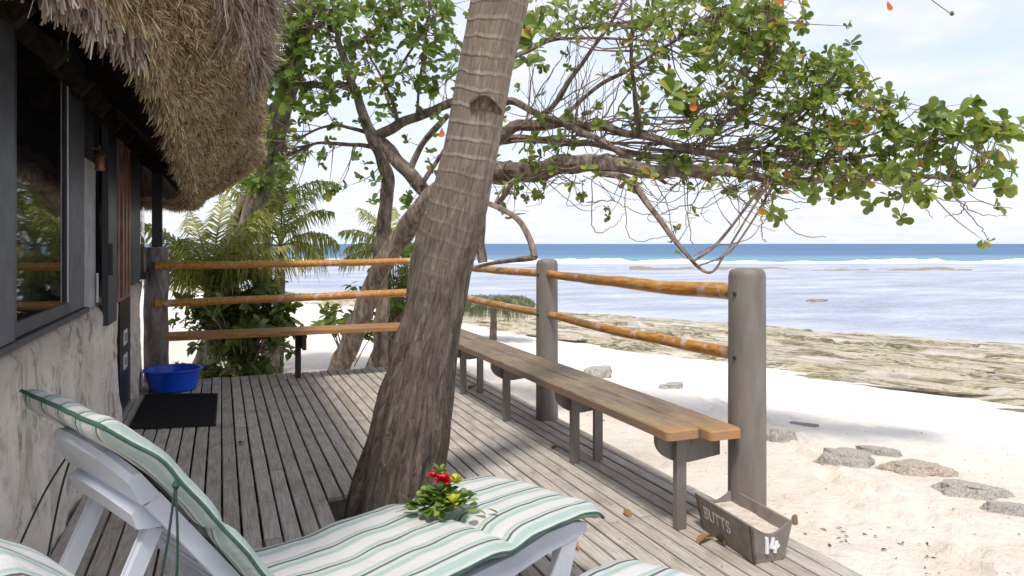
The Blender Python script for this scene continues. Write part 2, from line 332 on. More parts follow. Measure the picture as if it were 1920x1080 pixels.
# ------------------------------------------------------------ mesh helpers
class MB:
    def __init__(s): s.v = []; s.f = []; s.uv = []; s.has_uv = False
    def add(s, vs, fs):
        o = len(s.v); s.v += [tuple(p) for p in vs]; s.f += [tuple(i+o for i in f) for f in fs]; return s
    def box(s, x0, y0, z0, x1, y1, z1, c=0.0):
        if c <= 0:
            return s.add([(x0,y0,z0),(x1,y0,z0),(x1,y1,z0),(x0,y1,z0),(x0,y0,z1),(x1,y0,z1),(x1,y1,z1),(x0,y1,z1)],
                 [(0,3,2,1),(4,5,6,7),(0,1,5,4),(1,2,6,5),(2,3,7,6),(3,0,4,7)])
        # chamfered top edges
        return s.add([(x0,y0,z0),(x1,y0,z0),(x1,y1,z0),(x0,y1,z0),(x0,y0,z1-c),(x1,y0,z1-c),(x1,y1,z1-c),(x0,y1,z1-c),
                      (x0+c,y0+c,z1),(x1-c,y0+c,z1),(x1-c,y1-c,z1),(x0+c,y1-c,z1)],
                 [(0,3,2,1),(0,1,5,4),(1,2,6,5),(2,3,7,6),(3,0,4,7),(4,5,9,8),(5,6,10,9),(6,7,11,10),(7,4,8,11),(8,9,10,11)])
    def beam(s, a, b, w, h, up=(0, 0, 1)):       # rectangular bar from a to b
        a = Vector(a); b = Vector(b); d = (b-a).normalized(); u = Vector(up)
        if abs(d.dot(u)) > .99: u = Vector((1, 0, 0))
        x = d.cross(u).normalized(); y = x.cross(d).normalized()
        vs = [p + x*sx*w/2 + y*sy*h/2 for p in (a, b) for sx, sy in ((-1,-1),(1,-1),(1,1),(-1,1))]
        return s.add(vs, [(0,1,2,3),(7,6,5,4),(0,4,5,1),(1,5,6,2),(2,6,7,3),(3,7,4,0)])
    def tube(s, pts, rad, n=8, cap=True, wob=0.0):
        pts = [Vector(p) for p in pts]
        if not hasattr(rad, '__len__'): rad = [rad]*len(pts)
        o = len(s.v); m = len(pts); prev = None
        for i, p in enumerate(pts):
            d = (pts[min(i+1, m-1)]-pts[max(i-1, 0)])
            d = d.normalized() if d.length > 1e-9 else Vector((0, 0, 1))
            if prev is None:
                a = Vector((1, 0, 0)) if abs(d.x) < .8 else Vector((0, 1, 0)); x = (a - d*a.dot(d)).normalized()
            else:
                x = prev - d*prev.dot(d); x = x.normalized() if x.length > 1e-6 else prev
            prev = x; y = d.cross(x)
            for k in range(n):
                t = 2*PI*k/n; r = rad[i]
                if wob: r *= 1 + wob*noise.noise(Vector((math.cos(t)*1.3+p.x*3, math.sin(t)*1.3+p.y*3, p.z*3)))
                s.v.append(tuple(p + x*math.cos(t)*r + y*math.sin(t)*r))
        for i in range(m-1):
            for k in range(n):
                a = o+i*n+k; b = o+i*n+(k+1) % n
                s.f.append((a, b, b+n, a+n))
        if cap:
            s.f.append(tuple(o+k for k in reversed(range(n)))); s.f.append(tuple(o+(m-1)*n+k for k in range(n)))
        return s
    def lathe(s, prof, n=24, c=(0, 0, 0), sx=1.0, sy=1.0):
        o = len(s.v); m = len(prof)
        for r, z in prof:
            for k in range(n):
                t = 2*PI*k/n; s.v.append((c[0]+math.cos(t)*r*sx, c[1]+math.sin(t)*r*sy, c[2]+z))
        for i in range(m-1):
            for k in range(n):
                a = o+i*n+k; b = o+i*n+(k+1) % n; s.f.append((a, b, b+n, a+n))
        s.f.append(tuple(o+k for k in reversed(range(n)))); s.f.append(tuple(o+(m-1)*n+k for k in range(n)))
        return s
    def mesh(s, name, mat, smooth=False):
        me = bpy.data.meshes.new(name); me.from_pydata([tuple(v) for v in s.v], [], s.f); me.update()
        if mat: me.materials.append(mat)
        if smooth:
            me.polygons.foreach_set('use_smooth', [True]*len(me.polygons))
            try: me.set_sharp_from_angle(angle=math.radians(42))
            except Exception: pass
        return me
    def build(s, name, mat, parent=None, smooth=False):
        return link(name, s.mesh(name, mat, smooth), parent)
def link(name, me, parent=None):
    o = bpy.data.objects.new(name, me); COL.objects.link(o)
    if parent is not None: o.parent = parent
    return o
def tag(o, label=None, cat=None, group=None, kind=None):
    if label: o['label'] = label
    if cat: o['category'] = cat
    if group: o['group'] = group
    if kind: o['kind'] = kind
    return o
def thing(name, label, cat, loc=(0, 0, 0), rz=0.0, group=None, kind=None):
    o = bpy.data.objects.new(name, None); COL.objects.link(o); o.location = loc; o.rotation_euler = (0, 0, rz)
    o.empty_display_size = .1
    return tag(o, label, cat, group, kind)
def copy_tree(o, parent=None):
    c = o.copy(); COL.objects.link(c)
    if parent is not None: c.parent = parent
    for ch in list(o.children): copy_tree(ch, c)
    return c
def grid_mesh(name, V, mat, uv=None, smooth=True, attr=None):   # V: (ny, nx, 3)
    ny, nx = V.shape[:2]; idx = np.arange(ny*nx).reshape(ny, nx)
    f = np.stack([idx[:-1,:-1], idx[:-1,1:], idx[1:,1:], idx[1:,:-1]], -1).reshape(-1, 4)
    me = np_mesh(name, V.reshape(-1, 3), f, mat, smooth)
    if uv is not None:
        l = me.uv_layers.new(name='UVMap'); l.data.foreach_set('uv', uv.reshape(-1, 2)[f.reshape(-1)].astype(np.float32).ravel())
    if attr is not None:
        a = me.attributes.new(attr[0], 'FLOAT', 'POINT'); a.data.foreach_set('value', attr[1].astype(np.float32).ravel())
    return me
def np_mesh(name, V, Fc, mat, smooth=False):
    me = bpy.data.meshes.new(name); k = Fc.shape[1]
    me.vertices.add(len(V)); me.vertices.foreach_set('co', np.ascontiguousarray(V, dtype=np.float32).ravel())
    me.loops.add(Fc.size); me.loops.foreach_set('vertex_index', Fc.astype(np.int32).ravel())
    me.polygons.add(len(Fc)); me.polygons.foreach_set('loop_start', (np.arange(len(Fc))*k).astype(np.int32))
    me.polygons.foreach_set('loop_total', np.full(len(Fc), k, dtype=np.int32))
    me.polygons.foreach_set('use_smooth', np.full(len(Fc), smooth))
    me.update(); me.validate()
    if mat: me.materials.append(mat)
    return me
def vnoise(x, y, seed=0, octv=4):        # cheap smooth value noise for numpy grids
    r = np.random.default_rng(seed); tab = r.random((256, 256)); out_ = 0; amp = 1; tot = 0
    for o in range(octv):
        xi = np.floor(x).astype(int); yi = np.floor(y).astype(int); fx = x-xi; fy = y-yi
        fx = fx*fx*(3-2*fx); fy = fy*fy*(3-2*fy)
        g = lambda a, b: tab[(a+17*o) % 256, (b+31*o) % 256]
        v = (g(xi,yi)*(1-fx)+g(xi+1,yi)*fx)*(1-fy)+(g(xi,yi+1)*(1-fx)+g(xi+1,yi+1)*fx)*fy
        out_ = out_+amp*v; tot += amp; amp *= .5; x = x*2.03+5.1; y = y*2.03+9.7
    return out_/tot
def smooth_path(pts, n):                 # Catmull-Rom through points (tuples of any length)
    P = np.array(pts, float); P = np.vstack([2*P[0]-P[1], P, 2*P[-1]-P[-2]]); res = []
    m = len(pts)-1
    for i in range(n+1):
        t = i/n*m; k = min(int(t), m-1); t -= k
        a, b, c, d = P[k], P[k+1], P[k+2], P[k+3]
        res.append(.5*((2*b)+(-a+c)*t+(2*a-5*b+4*c-d)*t*t+(-a+3*b-3*c+d)*t**3))
    return np.array(res)

# ------------------------------------------------------------ the beach, the reef and the sea
SH0 = np.array([11.4, 34.9]); SHD = np.array([.476, -.879]); SHN = np.array([-.879, -.476])
def shore_d(X, Y): return (X-SH0[0])*SHN[0] + (Y-SH0[1])*SHN[1]
def terrain(X, Y):
    d = shore_d(X, Y) + 2.2*(vnoise(X*.09+9, Y*.09+9, 3, 3)-.5)
    z = np.interp(d, [-400, -60, -8, 0, 8, 12, 18, 23, 40, 90], [-6, -3.4, -2.3, -1.80, -1.50, -1.22, -.70, -.46, -.34, .4])
    return z + .05*(vnoise(X*.8, Y*.8, 4, 3)-.5)*np.clip((d+4)/10, 0, 1) + .025*(vnoise(X*3.3, Y*3.3, 5, 3)-.5)
gx = np.concatenate([np.linspace(-600, -30, 18)[:-1], np.linspace(-30, -6, 30)[:-1], np.linspace(-6, 16, 400)[:-1], np.linspace(16, 60, 70)[:-1], np.linspace(60, 800, 20)])
gy = np.concatenate([np.linspace(-300, -20, 14)[:-1], np.linspace(-20, -1, 40)[:-1], np.linspace(-1, 20, 380)[:-1], np.linspace(20, 80, 90)[:-1], np.linspace(80, 900, 20)])
X, Y = np.meshgrid(gx, gy)
ZT = terrain(X, Y); fr_ = np.random.default_rng(77)
for k in range(260):                     # scuffs and footprints
    if k < 150: fx, fy = fr_.uniform(2.9, 9), fr_.uniform(.5, 12)
    else:
        q_ = (k-150)/110*9; sd0 = (k % 2)*.22; fx, fy = 3.6+q_*.42+sd0+fr_.normal()*.05, 1.2+q_*1.0-sd0*.4+fr_.normal()*.06
    ix = slice(*np.searchsorted(gx, (fx-.5, fx+.5))); iy = slice(*np.searchsorted(gy, (fy-.5, fy+.5)))
    dx_, dy_ = X[iy, ix]-fx, Y[iy, ix]-fy; an = fr_.uniform(.8, 1.5); ca_, sa_ = math.cos(an), math.sin(an)
    e_ = np.sqrt(((dx_*ca_+dy_*sa_)/.17)**2+((-dx_*sa_+dy_*ca_)/.085)**2)
    ZT[iy, ix] += -.034*np.exp(-e_**2*1.3)+.013*np.exp(-(e_-1.5)**2*5)
tag(link('sand', grid_mesh('sand', np.stack([X, Y, ZT], -1), M('sand'))), 'pale coral sand beach sloping from the deck to the reef', kind='structure')

SEA_Z = -1.76
ys = np.array([-3000, -300, 0, 60, 200, 800, 4000, 30000.]); xs = np.array([-30000, -4000, -800, 0, 100, 800, 4000, 30000.])
X, Y = np.meshgrid(xs, ys)
tag(link('sea', grid_mesh('sea', np.stack([X, Y, np.full_like(X, SEA_Z)], -1), M('sea'))), 'pale lilac lagoon water turning deep blue beyond the reef', kind='structure')

# stratified rock shelf along the waterline
na, nc = 600, 190
A = np.linspace(-30, 62, na); C = np.linspace(-1.2, 17.5, nc); AA, CC = np.meshgrid(A, C)
X = SH0[0]+AA*SHD[0]+CC*SHN[0]; Y = SH0[1]+AA*SHD[1]+CC*SHN[1]
n1 = vnoise(AA*.22+3, CC*.75+AA*.03, 11, 6); n2 = vnoise(AA*.35, CC*1.7, 12, 4); n3 = vnoise(AA*2.2, CC*4, 13, 3)
lev = (CC/8.0)*2.2 + n1*3.4 + n2*.7
fl = np.floor(lev); fr = lev-fl
step = fl + np.clip((fr-.88)/.12, 0, 1)
base = terrain(X, Y)
edge_out = np.clip((CC + 1.1 - 1.2*n2)/.5, 0, 1)
inner = np.clip(5.4 + .30*(AA-1), 4.5, 15) + 2.4*(n1-.5)*2 + 1.8*(n2-.5)
edge_in = np.clip((inner-CC)/1.3, 0, 1)
h = (.05 + .065*((step % 3)-fr*.55) + .05*n3 + .07*(n2-.4) + .09*np.abs(vnoise(AA*.9, CC*3.2, 14, 5)-.5))
Z = base + (h*edge_in*edge_out) - .16*(1-edge_in) - .5*(1-edge_out) + .035
low = np.clip((fr-.80)/.06, 0, 1)*np.clip((1.0-fr)/.03, 0, 1)
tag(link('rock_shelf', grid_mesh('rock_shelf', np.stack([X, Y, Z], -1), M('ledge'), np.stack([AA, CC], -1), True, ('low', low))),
    'yellowish stratified rock shelf along the waterline', kind='structure')

# surf on the outer reef, and the reef crest that dries
def strip(name, mat, D0, D1, u0, u1, hgt, seed, thr, nx=500, ny=9, z0=SEA_Z):
    U = np.linspace(u0, u1, nx); T = np.linspace(0, 1, ny); UU, TT = np.meshgrid(U, T)
    wob_ = (vnoise(UU*.012, UU*0+3, seed, 4)-.5)*8
    DD = D0 + (D1-D0)*TT + wob_
    xc = (UU-960)/F_PX*DD; X = xc*CT+DD*ST; Y = -xc*ST+DD*CT
    a = vnoise(UU*.02+seed, TT*1.3, seed+1, 5)
    Z = z0 + hgt*(np.sin(np.clip(TT, 0, 1)*PI)*(a-thr)*3.0) - .02
    return link(name, grid_mesh(name, np.stack([X, Y, Z], -1), mat))
tag(strip('surf', M('foam'), 119, 133, 300, 2300, .55, 21, .30), 'white line of surf breaking on the outer reef', kind='structure')
tag(strip('reef_crest', M('reef'), 88, 101, 1180, 1830, .35, 31, .47), 'brown reef crest drying out behind the surf', kind='structure')
tag(strip('reef_crest', M('reef'), 96, 104, 900, 1300, .2, 35, .55), 'low reef patch awash left of the brown crest', kind='structure')
# far islands
for k, (u0, u1, hh, D) in enumerate([(560, 760, 150, 14000), (985, 1290, 95, 15000)]):
    nx = 60; U = np.linspace(u0, u1, nx); T = np.array([0, .5, 1.0]); UU, TT = np.meshgrid(U, T)
    s_ = np.clip(np.minimum((UU-u0), (u1-UU))/70, 0, 1)
    Zp = hh*s_*(.5+vnoise(UU*.03, UU*0+k, 40+k, 3))
    DD = D + TT*2500; xc = (UU-960)/F_PX*DD
    Z = SEA_Z + Zp*np.sin(TT*PI) - 2
    tag(link('hills', grid_mesh('hills', np.stack([xc*CT+DD*ST, -xc*ST+DD*CT, Z], -1), M('hill'))), ['hazy blue hills on the horizon left of the palm', 'faint hazy hills on the horizon above the railing'][k], kind='structure')

# rocks on the sand
def rock_mesh(seed, flat=.5, mat='rock', rough=.35):
    import bmesh
    bm = bmesh.new(); bmesh.ops.create_icosphere(bm, subdivisions=5, radius=1)
    for v in bm.verts:
        p = v.co.copy(); n = noise.fractal(p*.9+Vector((seed*7.1, 0, 0)), .8, 2.1, 6)
        q = noise.cell(p*1.6+Vector((seed, 3, 1)))
        v.co = p*(1+rough*n+.10*(q-.5)); v.co.z *= flat
        if v.co.z > flat*.62: v.co.z = flat*.62+(v.co.z-flat*.62)*.25
    me = bpy.data.meshes.new('rock'); bm.to_mesh(me); bm.free(); me.materials.append(M(mat))
    me.polygons.foreach_set('use_smooth', [True]*len(me.polygons)); return me
def tz(x, y): return float(terrain(np.array([x]), np.array([y]))[0])
def ground_t(u, v):
    z = -.6
    for _ in range(12):
        p = ground(u, v, z); z = tz(p.x, p.y)
    return p
rocks = [(1462, 826, .19, .11, .10, -.7, 'rock', 'rounded grey rock on the sand just right of the near post'),
 (1505, 797, .17, .05, .028, -.8, 'rock', 'low broken grey slab behind the rounded rock by the post'),
 (1592, 870, .27, .13, .09, -.9, 'rock', 'dark grey angular rock in the middle of the sand'),
 (1712, 884, .32, .17, .06, -.7, 'tanrock', 'broad flat tan slab with a shaded undercut edge'),
 (1640, 850, .22, .09, .05, -.7, 'rock', 'small pale slab between the dark rock and the flat tan slab'),
 (1815, 926, .30, .15, .06, -.8, 'rock', 'low grey slab half buried to the right of the tan slab'),
 (1895, 962, .22, .06, .05, -.7, 'rock', 'narrow grey rock at the right edge of the sand'),
 (1490, 975, .025, .02, .03, 0, 'reef', 'small brown stone on the sand behind the planter box'),
 (1120, 706, .35, .2, .12, .4, 'rock', 'pale rock behind the middle of the long bench'),
 (1260, 728, .28, .14, .06, .3, 'rock', 'low pale rock seen above the bench near the post')]
for i, (u, v, a, b, c, rz, mt, lab) in enumerate(rocks):
    p = ground_t(u, v); o = link('rock', rock_mesh(i+3, .9, mt, .34))
    o.location = (p.x, p.y, p.z-.012); o.scale = (a, b, c*2.7); o.rotation_euler = (0, 0, rz); tag(o, lab, 'rock', 'rocks lying on the sand')
slabs = [rock_mesh(60+k, .9, 'slab', .30) for k in range(6)]; rs = random.Random(21)
for k in range(64):
    a_ = rs.uniform(2, 27); c_ = rs.uniform(.3, min(15, 5.4+.30*(a_-1))-.2); x_ = SH0[0]+a_*SHD[0]+c_*SHN[0]; y_ = SH0[1]+a_*SHD[1]+c_*SHN[1]
    o = link('flat_rock', slabs[k % 6]); o.location = (x_, y_, tz(x_, y_)+.11); w_ = rs.uniform(.35, 1.3)
    o.scale = (w_, w_*rs.uniform(.16, .34), rs.uniform(.08, .16)); o.rotation_euler = (rs.uniform(-.05, .05), rs.uniform(-.04, .04), math.atan2(SHD[1], SHD[0])+rs.uniform(-.18, .18))
    tag(o, ('flat tan rock close to the water edge of the rock shelf' if c_ < 3 else 'flat tan rock in the middle of the rock shelf' if c_ < 7 else 'flat tan rock near the sand edge of the rock shelf'), 'rock', 'flat slabs on the rock shelf')
o = link('rock', rock_mesh(40, .6, 'reef')); p = ground(1530, 564, SEA_Z); o.location = p; o.scale = (.75, .5, .22)
tag(o, 'lone brown rock standing in the shallow lagoon', 'rock')

# ------------------------------------------------------------ deck
PITCH = .0965; XL = -.762; YB = 8.72; YF = -1.3
deck = thing('deck', 'weathered grey timber deck of narrow boards with dark gaps', None, kind='structure')
bx_mesh_cache = {}
def board(x0, y0, y1):
    w = PITCH-.0125
    key = round(y1-y0, 3)
    mb = MB(); nseg = max(1, int((y1-y0)/.9)); L = y1-y0
    # slightly bowed board with eased edges
    vs = []; fs = []
    for j in range(nseg+1):
        yy = L*j/nseg; b = .0012*math.sin(j*2.1+x0*9); s_ = .0011*math.sin(j*1.3+x0*5)
        for (px, pz) in ((0, -.024), (0, -.004), (.004, 0), (w-.004, 0), (w, -.004), (w, -.024)): vs.append((px+s_, yy, pz+b))
    for j in range(nseg):
        for k in range(6):
            a = j*6+k; c = j*6+(k+1) % 6; fs.append((a, a+6, c+6, c))
    fs.append((0, 1, 2, 3, 4, 5)); e = nseg*6; fs.append((e+5, e+4, e+3, e+2, e+1, e))
    mb.add(vs, fs); o = mb.build('deck_board', M('deck'), deck)
    o.location = (x0+random.uniform(-.001, .001), y0, random.uniform(-.0035, 0)); o.rotation_euler = (random.uniform(-.0002, .0002), random.uniform(-.012, .012), 0)
nb = 36
joints = {}
for k in range(nb):
    x0 = XL + k*PITCH
    segs = [YF]
    r = random.Random(k*13+5); j = r.choice([1.9, 2.8, 3.4, 5.05, 6.3]) + r.choice([0, 0, .45])
    joints[k] = [j] if k % 3 != 1 else [j, min(j+3.1, 7.4)]
    if k == 11: joints[k] = [5.02]
    hole = None
    xm = x0+PITCH/2
    if .55 < xm < .74: hole = (3.86, 4.36)
    elif .74 <= xm < 1.34: hole = (3.86, 4.66)
    cuts = []
    ylist = [(YF, YB + r.uniform(-.02, .01))]
    for c in joints[k]:
        if hole and hole[0]-.25 < c < hole[1]+.25: continue
        new = []
        for a, b in ylist:
            if a < c < b: new += [(a, c-.002), (c+.002, b)]
            else: new.append((a, b))
        ylist = new
    if hole:
        new = []
        for a, b in ylist:
            if a < hole[0] and b > hole[1]: new += [(a, hole[0]), (hole[1], b)]
            else: new.append((a, b))
        ylist = new
    for a, b in ylist: board(x0, a, b)
mb = MB()
for yj in np.arange(-1.1, 8.8, .6):
    if 3.9 < yj < 4.6:
        mb.box(-.76, yj-.022, -.16, .52, yj+.022, -.027); mb.box(1.40, yj-.022, -.16, 2.70, yj+.022, -.027)
    else: mb.box(-.76, yj-.022, -.16, 2.70, yj+.022, -.027)
mb.box(2.655, YF, -.30, 2.69, YB-.02, -.165); mb.box(-.76, YB-.06, -.42, 2.69, YB-.02, -.165)
mb.box(.52, 3.7, -.16, .545, 4.8, -.027); mb.box(1.37, 3.7, -.16, 1.395, 4.8, -.027)
j = mb.build('joist_frame', M('joist'), deck)
mb = MB(); 
for xx in (-.5, .45, 2.0, 2.6):
    for yy in (-1, 1.5, 5.4, 7.0, 8.5): mb.box(xx-.05, yy-.05, -.9, xx+.05, yy+.05, -.167)
mb.build('footing', M('joist'), deck)

# ------------------------------------------------------------ railing
P1 = Vector((2.625, 3.12, 0)); P2 = Vector((2.595, 5.62, 0)); P3 = Vector((2.62, 8.62, 0)); P0 = Vector((2.63, .55, 0))
rail = thing('railing', 'seaward railing of grey round posts with orange varnished pole rails', 'railing', (2.6, 5.6, 0))
def rp(v): return Vector(v)-Vector((2.6, 5.6, 0))
for q, P in enumerate((P1, P2, P3)):
    R = (.099, .094, .09)[q]
    mb = MB(); prof = [(R*1.0, -.55), (R*1.01, 0), (R, .6), (R*.985, 1.1), (R*.98, 1.325), (R*.94, 1.348), (R*.82, 1.362), (R*.45, 1.369), (.004, 1.371)]
    vs = rp(P); mb.lathe(prof, 32, (vs.x, vs.y, 0)); po = mb.build('post', M('post'), rail, True)
    for zb in (1.235, .895):
        bp_ = Vector((vs.x-R*1.0, vs.y-.02, zb)); MB().tube([bp_+Vector((.01, 0, 0)), bp_+Vector((-.006, 0, 0))], .010, 8).build('bolt', M('joist'), po, True)
def pole(a, b, r0, r1, parent, off, seed, bow=.02, name='rail'):
    a = Vector(a); b = Vector(b); n = 26; pts = []; rr = []
    d = (b-a).normalized(); side = d.cross(Vector((0, 0, 1))).normalized()
    for i in range(n+1):
        t = i/n; p = a.lerp(b, t) + Vector((0, 0, 1))*(bow*math.sin(t*PI)*(-1)+.010*noise.noise(Vector((t*5, seed, 0)))) + side*.015*noise.noise(Vector((seed, t*4, 2)))
        pts.append(p-off); rr.append((r0+(r1-r0)*t)*(1+.07*noise.noise(Vector((t*11, seed*3, 7)))))
    o = MB().tube(pts, rr, 14, True, .05).build(name, M('pole'), parent, True); return o
off = Vector((2.6, 5.6, 0))
for z, r0, r1, sd_, z2 in ((1.232, .047, .033, 1, 1.245), (.895, .037, .030, 2, .895)):
    pole((P1.x, P1.y, z), (P2.x-.01, P2.y, z2), r0, r1, rail, off, sd_, .012)
    pole((P2.x, P2.y, z2), (P3.x, P3.y, z2-.01), .034, .04, rail, off, sd_+5, .015)

brail = thing('back_railing', 'back railing of three-metre orange varnished poles between hut post and corner', 'railing', (1, 8.7, 0))
brail['label'] = 'back railing of two orange varnished poles from the hut to the seaward corner'
off = Vector((1, 8.7, 0))
pole((-.66, 8.66, 1.262), (2.56, 8.60, 1.30), .044, .038, brail, off, 21, .01)
pole((-.66, 8.66, .85), (2.56, 8.58, .915), .040, .05, brail, off, 22, .0)

# ------------------------------------------------------------ benches
def half_plate(x0, x1, z1, drop, y, th=.035):     # half-round bracket in the x-z plane
    mb = MB(); n = 12; w = (x1-x0)*.5
    pts = [(x1, z1), (x1, z1-drop*.88), (x0+w, z1-drop)] + [(x0+w-w*math.sin(PI/2*k/n), z1-.03-(drop-.03)*math.cos(PI/2*k/n)) for k in range(1, n+1)] + [(x0, z1)]
    m = len(pts)
    vs = [(x, y-th/2, z) for x, z in pts]+[(x, y+th/2, z) for x, z in pts]
    fs = [tuple(range(m)), tuple(reversed(range(m, 2*m)))]+[(k, (k+1) % m+0, (k+1) % m+m, k+m) for k in range(m)]
    fs = [fs[0][::-1], fs[1][::-1]]+[f[::-1] for f in fs[2:]]
    return mb.add(vs, fs)
bench = thing('long_bench', 'long low two-plank timber bench running along the seaward posts', 'bench')
TOPZ = .545
def plank(x0, x1, y0, y1, z, bev=.03):
    # plank with rounded end at y0
    n = 6; w = x1-x0; pts = []
    for k in range(n+1):
        a = PI*1.5 - (PI/2)*k/n
    outl = [(x0+bev-bev*math.sin(t), y0+bev-bev*math.cos(t)) for t in np.linspace(PI/2, 0, n)] + [(x1-bev+bev*math.sin(t), y0+bev-bev*math.cos(t)) for t in np.linspace(0, PI/2, n)]
    outl += [(x1, y) for y in np.linspace(y0+.3, y1, 18)] + [(x0, y) for y in np.linspace(y1, y0+.3, 18)]
    m = len(outl); mb = MB(); th = .05; c = .007
    cx = (x0+x1)/2; cy = (y0+y1)/2
    def ring(z_, ins):
        return [(x+(ins if x < cx else -ins), y+(ins if y < y0+.2 else 0), z_ + .003*noise.noise(Vector((x*2, y*1.5, 3)))) for x, y in outl]
    vs = ring(z-th, 0)+ring(z-c, 0)+ring(z, c); fs = [tuple(range(m))[::-1], tuple(range(2*m, 3*m))]
    for q in (0, m):
        fs += [(q+k, q+(k+1) % m, q+(k+1) % m+m, q+k+m) for k in range(m)]
    return mb.add(vs, fs)
plank(2.10, 2.306, 3.09, 8.25, TOPZ).build('plank', M('bench'), bench)
plank(2.314, 2.516, 3.02, 8.25, TOPZ-.002).build('plank', M('bench'), bench)
for i, yl in enumerate((3.17+.06, 4.45, 5.72, 6.9, 7.9)):
    rear = i in (1, 3)
    MB().box(2.215, yl-.055, .0, 2.275, yl-.02, .494).build('leg', M('post'), bench)
    if rear: MB().box(2.395, yl-.055, .0, 2.455, yl-.02, .494).build('leg', M('post'), bench)
    half_plate(2.12, 2.52, .4935, .16, yl, .035).build('bracket', M('post'), bench)

bb = thing('back_bench', 'brown plank bench along the back edge of the deck', 'bench')
def plankx(x0, x1, y0, y1, z, th=.05): return MB().box(x0, y0, z-th, x1, y1, z, .006)
for (y0, y1) in ((8.12, 8.32), (8.33, 8.54)):
    o = plankx(-.55, 2.05, y0, y1, TOPZ+.01).build('plank', M('pole'), bb)
MD['plankbrown'] = None
t = NT('brown_bench_plank'); g = t.noise(t.obj((.05, 1, 1)), 70, 5); b_ = t.noise(t.obj((.4, 1, 1)), 5, 4)
c_ = t.ramp(g, [(.35, (.22, .09, .02)), (.65, (.46, .22, .06))]); c_ = t.mix(t.ramp(b_, [(.48, 0.0), (.62, .6)]), c_, (.27, .17, .10)); t.bsdf(c_, .5, t.bump(g, .4, .003), .4)
for ch in bb.children: ch.data.materials[0] = t.m
for xl in (.80, 1.98):
    MB().box(xl-.03, 8.36, 0, xl+.03, 8.42, .503).build('leg', M('joist'), bb)
    m_ = MB().box(xl+.031, 8.18, .33, xl+.07, 8.5, .503); m_.build('bracket', M('joist'), bb)

# ------------------------------------------------------------ the leaning coconut palm
pc = [(4.36, 1000, 748, 215), (4.36, 935, 749, 186), (4.35, 880, 755, 160), (4.34, 800, 772, 147), (4.32, 700, 787, 134), (4.28, 600, 811, 116), (4.24, 500, 829, 116), (4.19, 400, 855, 113),
      (4.14, 300, 879, 106), (4.08, 200, 898, 105), (4.02, 100, 916, 106), (3.96, 0, 937, 113), (3.90, -110, 957, 112)]
ctr = []
for D, v, u, w in pc:
    p = at(u, v, D); ctr.append((p.x, p.y, p.z, w*.95/2*D/F_PX))
last = Vector(ctr[-1][:3]); dd = (last-Vector(ctr[-3][:3])).normalized()
for k in range(1, 5):
    q = last + dd*k*.8 + Vector((0, 0, .05*k*k)); ctr.append((q.x, q.y, q.z, .155-.008*k))
ctr = smooth_path(ctr, 210)
nv = 72; V = np.zeros((len(ctr), nv+1, 3)); UV = np.zeros((len(ctr), nv+1, 2)); hh = 0
for i, (x, y, z, r) in enumerate(ctr):
    if i: hh += np.linalg.norm(ctr[i][:3]-ctr[i-1][:3])
    d = Vector(ctr[min(i+1, len(ctr)-1)][:3]-ctr[max(i-1, 0)][:3]).normalized()
    xa = Vector((0, 1, 0)).cross(d).normalized(); ya = d.cross(xa)
    ringp = math.sin(hh*30)*.5+.5
    for k in range(nv+1):
        a = 2*PI*(k % nv)/nv; ca, sa = math.cos(a), math.sin(a)
        roughness = .032*max(0, 1.15-hh*.42) + .005
        rr = r + roughness*(noise.noise(Vector((ca*9, sa*9, hh*2.2)))) + roughness*.9*noise.noise(Vector((ca*2.2, sa*2.2, hh*3.5)))
        rr += .004*r*math.sin(hh*2*PI*6.0+3.0*noise.noise(Vector((ca, sa, hh*1.5))))**3*min(1, hh*.5)
        # old wound scar on the upper right of the trunk
        p = Vector((x, y, z)) + (xa*ca+ya*sa)*rr
        V[i, k] = p; UV[i, k] = (k/nv, hh/2)
palm = thing('palm_tree', 'stout leaning coconut palm trunk growing up through the deck', 'palm tree', tuple(ctr[0][:3]))
V -= np.array(ctr[0][:3])
o = link('trunk', grid_mesh('trunk', V, M('palm'), UV), palm)
# the scar: a bent crescent lip of bark with a dark hollow beneath
Dsc = 3.93; base0 = Vector(ctr[0][:3])
def on_trunk(u, v):      # a point on the near face of the trunk
    bi = min(range(len(ctr)), key=lambda i: abs(ctr[i][2]-(CAM_Z-(v-HOR)/F_PX*4.08)))
    c = Vector(ctr[bi][:3]); r = ctr[bi][3]; o_ = Vector((0, 0, CAM_Z)); dr = (at(u, v, 4.0)-o_).normalized()
    ax = Vector(ctr[min(bi+3, len(ctr)-1)][:3]-ctr[bi-3][:3]).normalized()
    w_ = o_-c; dp = dr-ax*dr.dot(ax); wp = w_-ax*w_.dot(ax)
    A_, B_, C_ = dp.dot(dp), 2*dp.dot(wp), wp.dot(wp)-r*r; disc = B_*B_-4*A_*C_
    t_ = (-B_-math.sqrt(max(disc, 0)))/(2*A_); return o_+dr*t_
toc = (Vector((0, 0, CAM_Z))-base0-(on_trunk(912, 200)-base0)).normalized()
def scar_pt(f, g, out_):     # f across 0..1, g down 0..1
    u = 880+62*f; v = 196-22*math.sin(PI*min(1, f*.95+.02))**.8+16*f**2 + g*(4+25*math.sin(PI*min(1, f*.9+.08))**.7)
    return on_trunk(u, v)-base0+toc*out_
t = NT('hollow_bark'); n_ = t.noise(t.obj((1, 1, .4)), 38, 6, .7); t.bsdf(t.ramp(n_, [(.36, (.055, .038, .025)), (.52, (.12, .088, .06)), (.66, (.22, .17, .12))]), .95, t.bump(n_, .9, .012), .05)
V = np.array([[tuple(scar_pt(f, g, .010)) for f in np.linspace(.02, .98, 16)] for g in np.linspace(0, 1, 8)])
link('bark_hollow', grid_mesh('bark_hollow', V, t.m), palm)
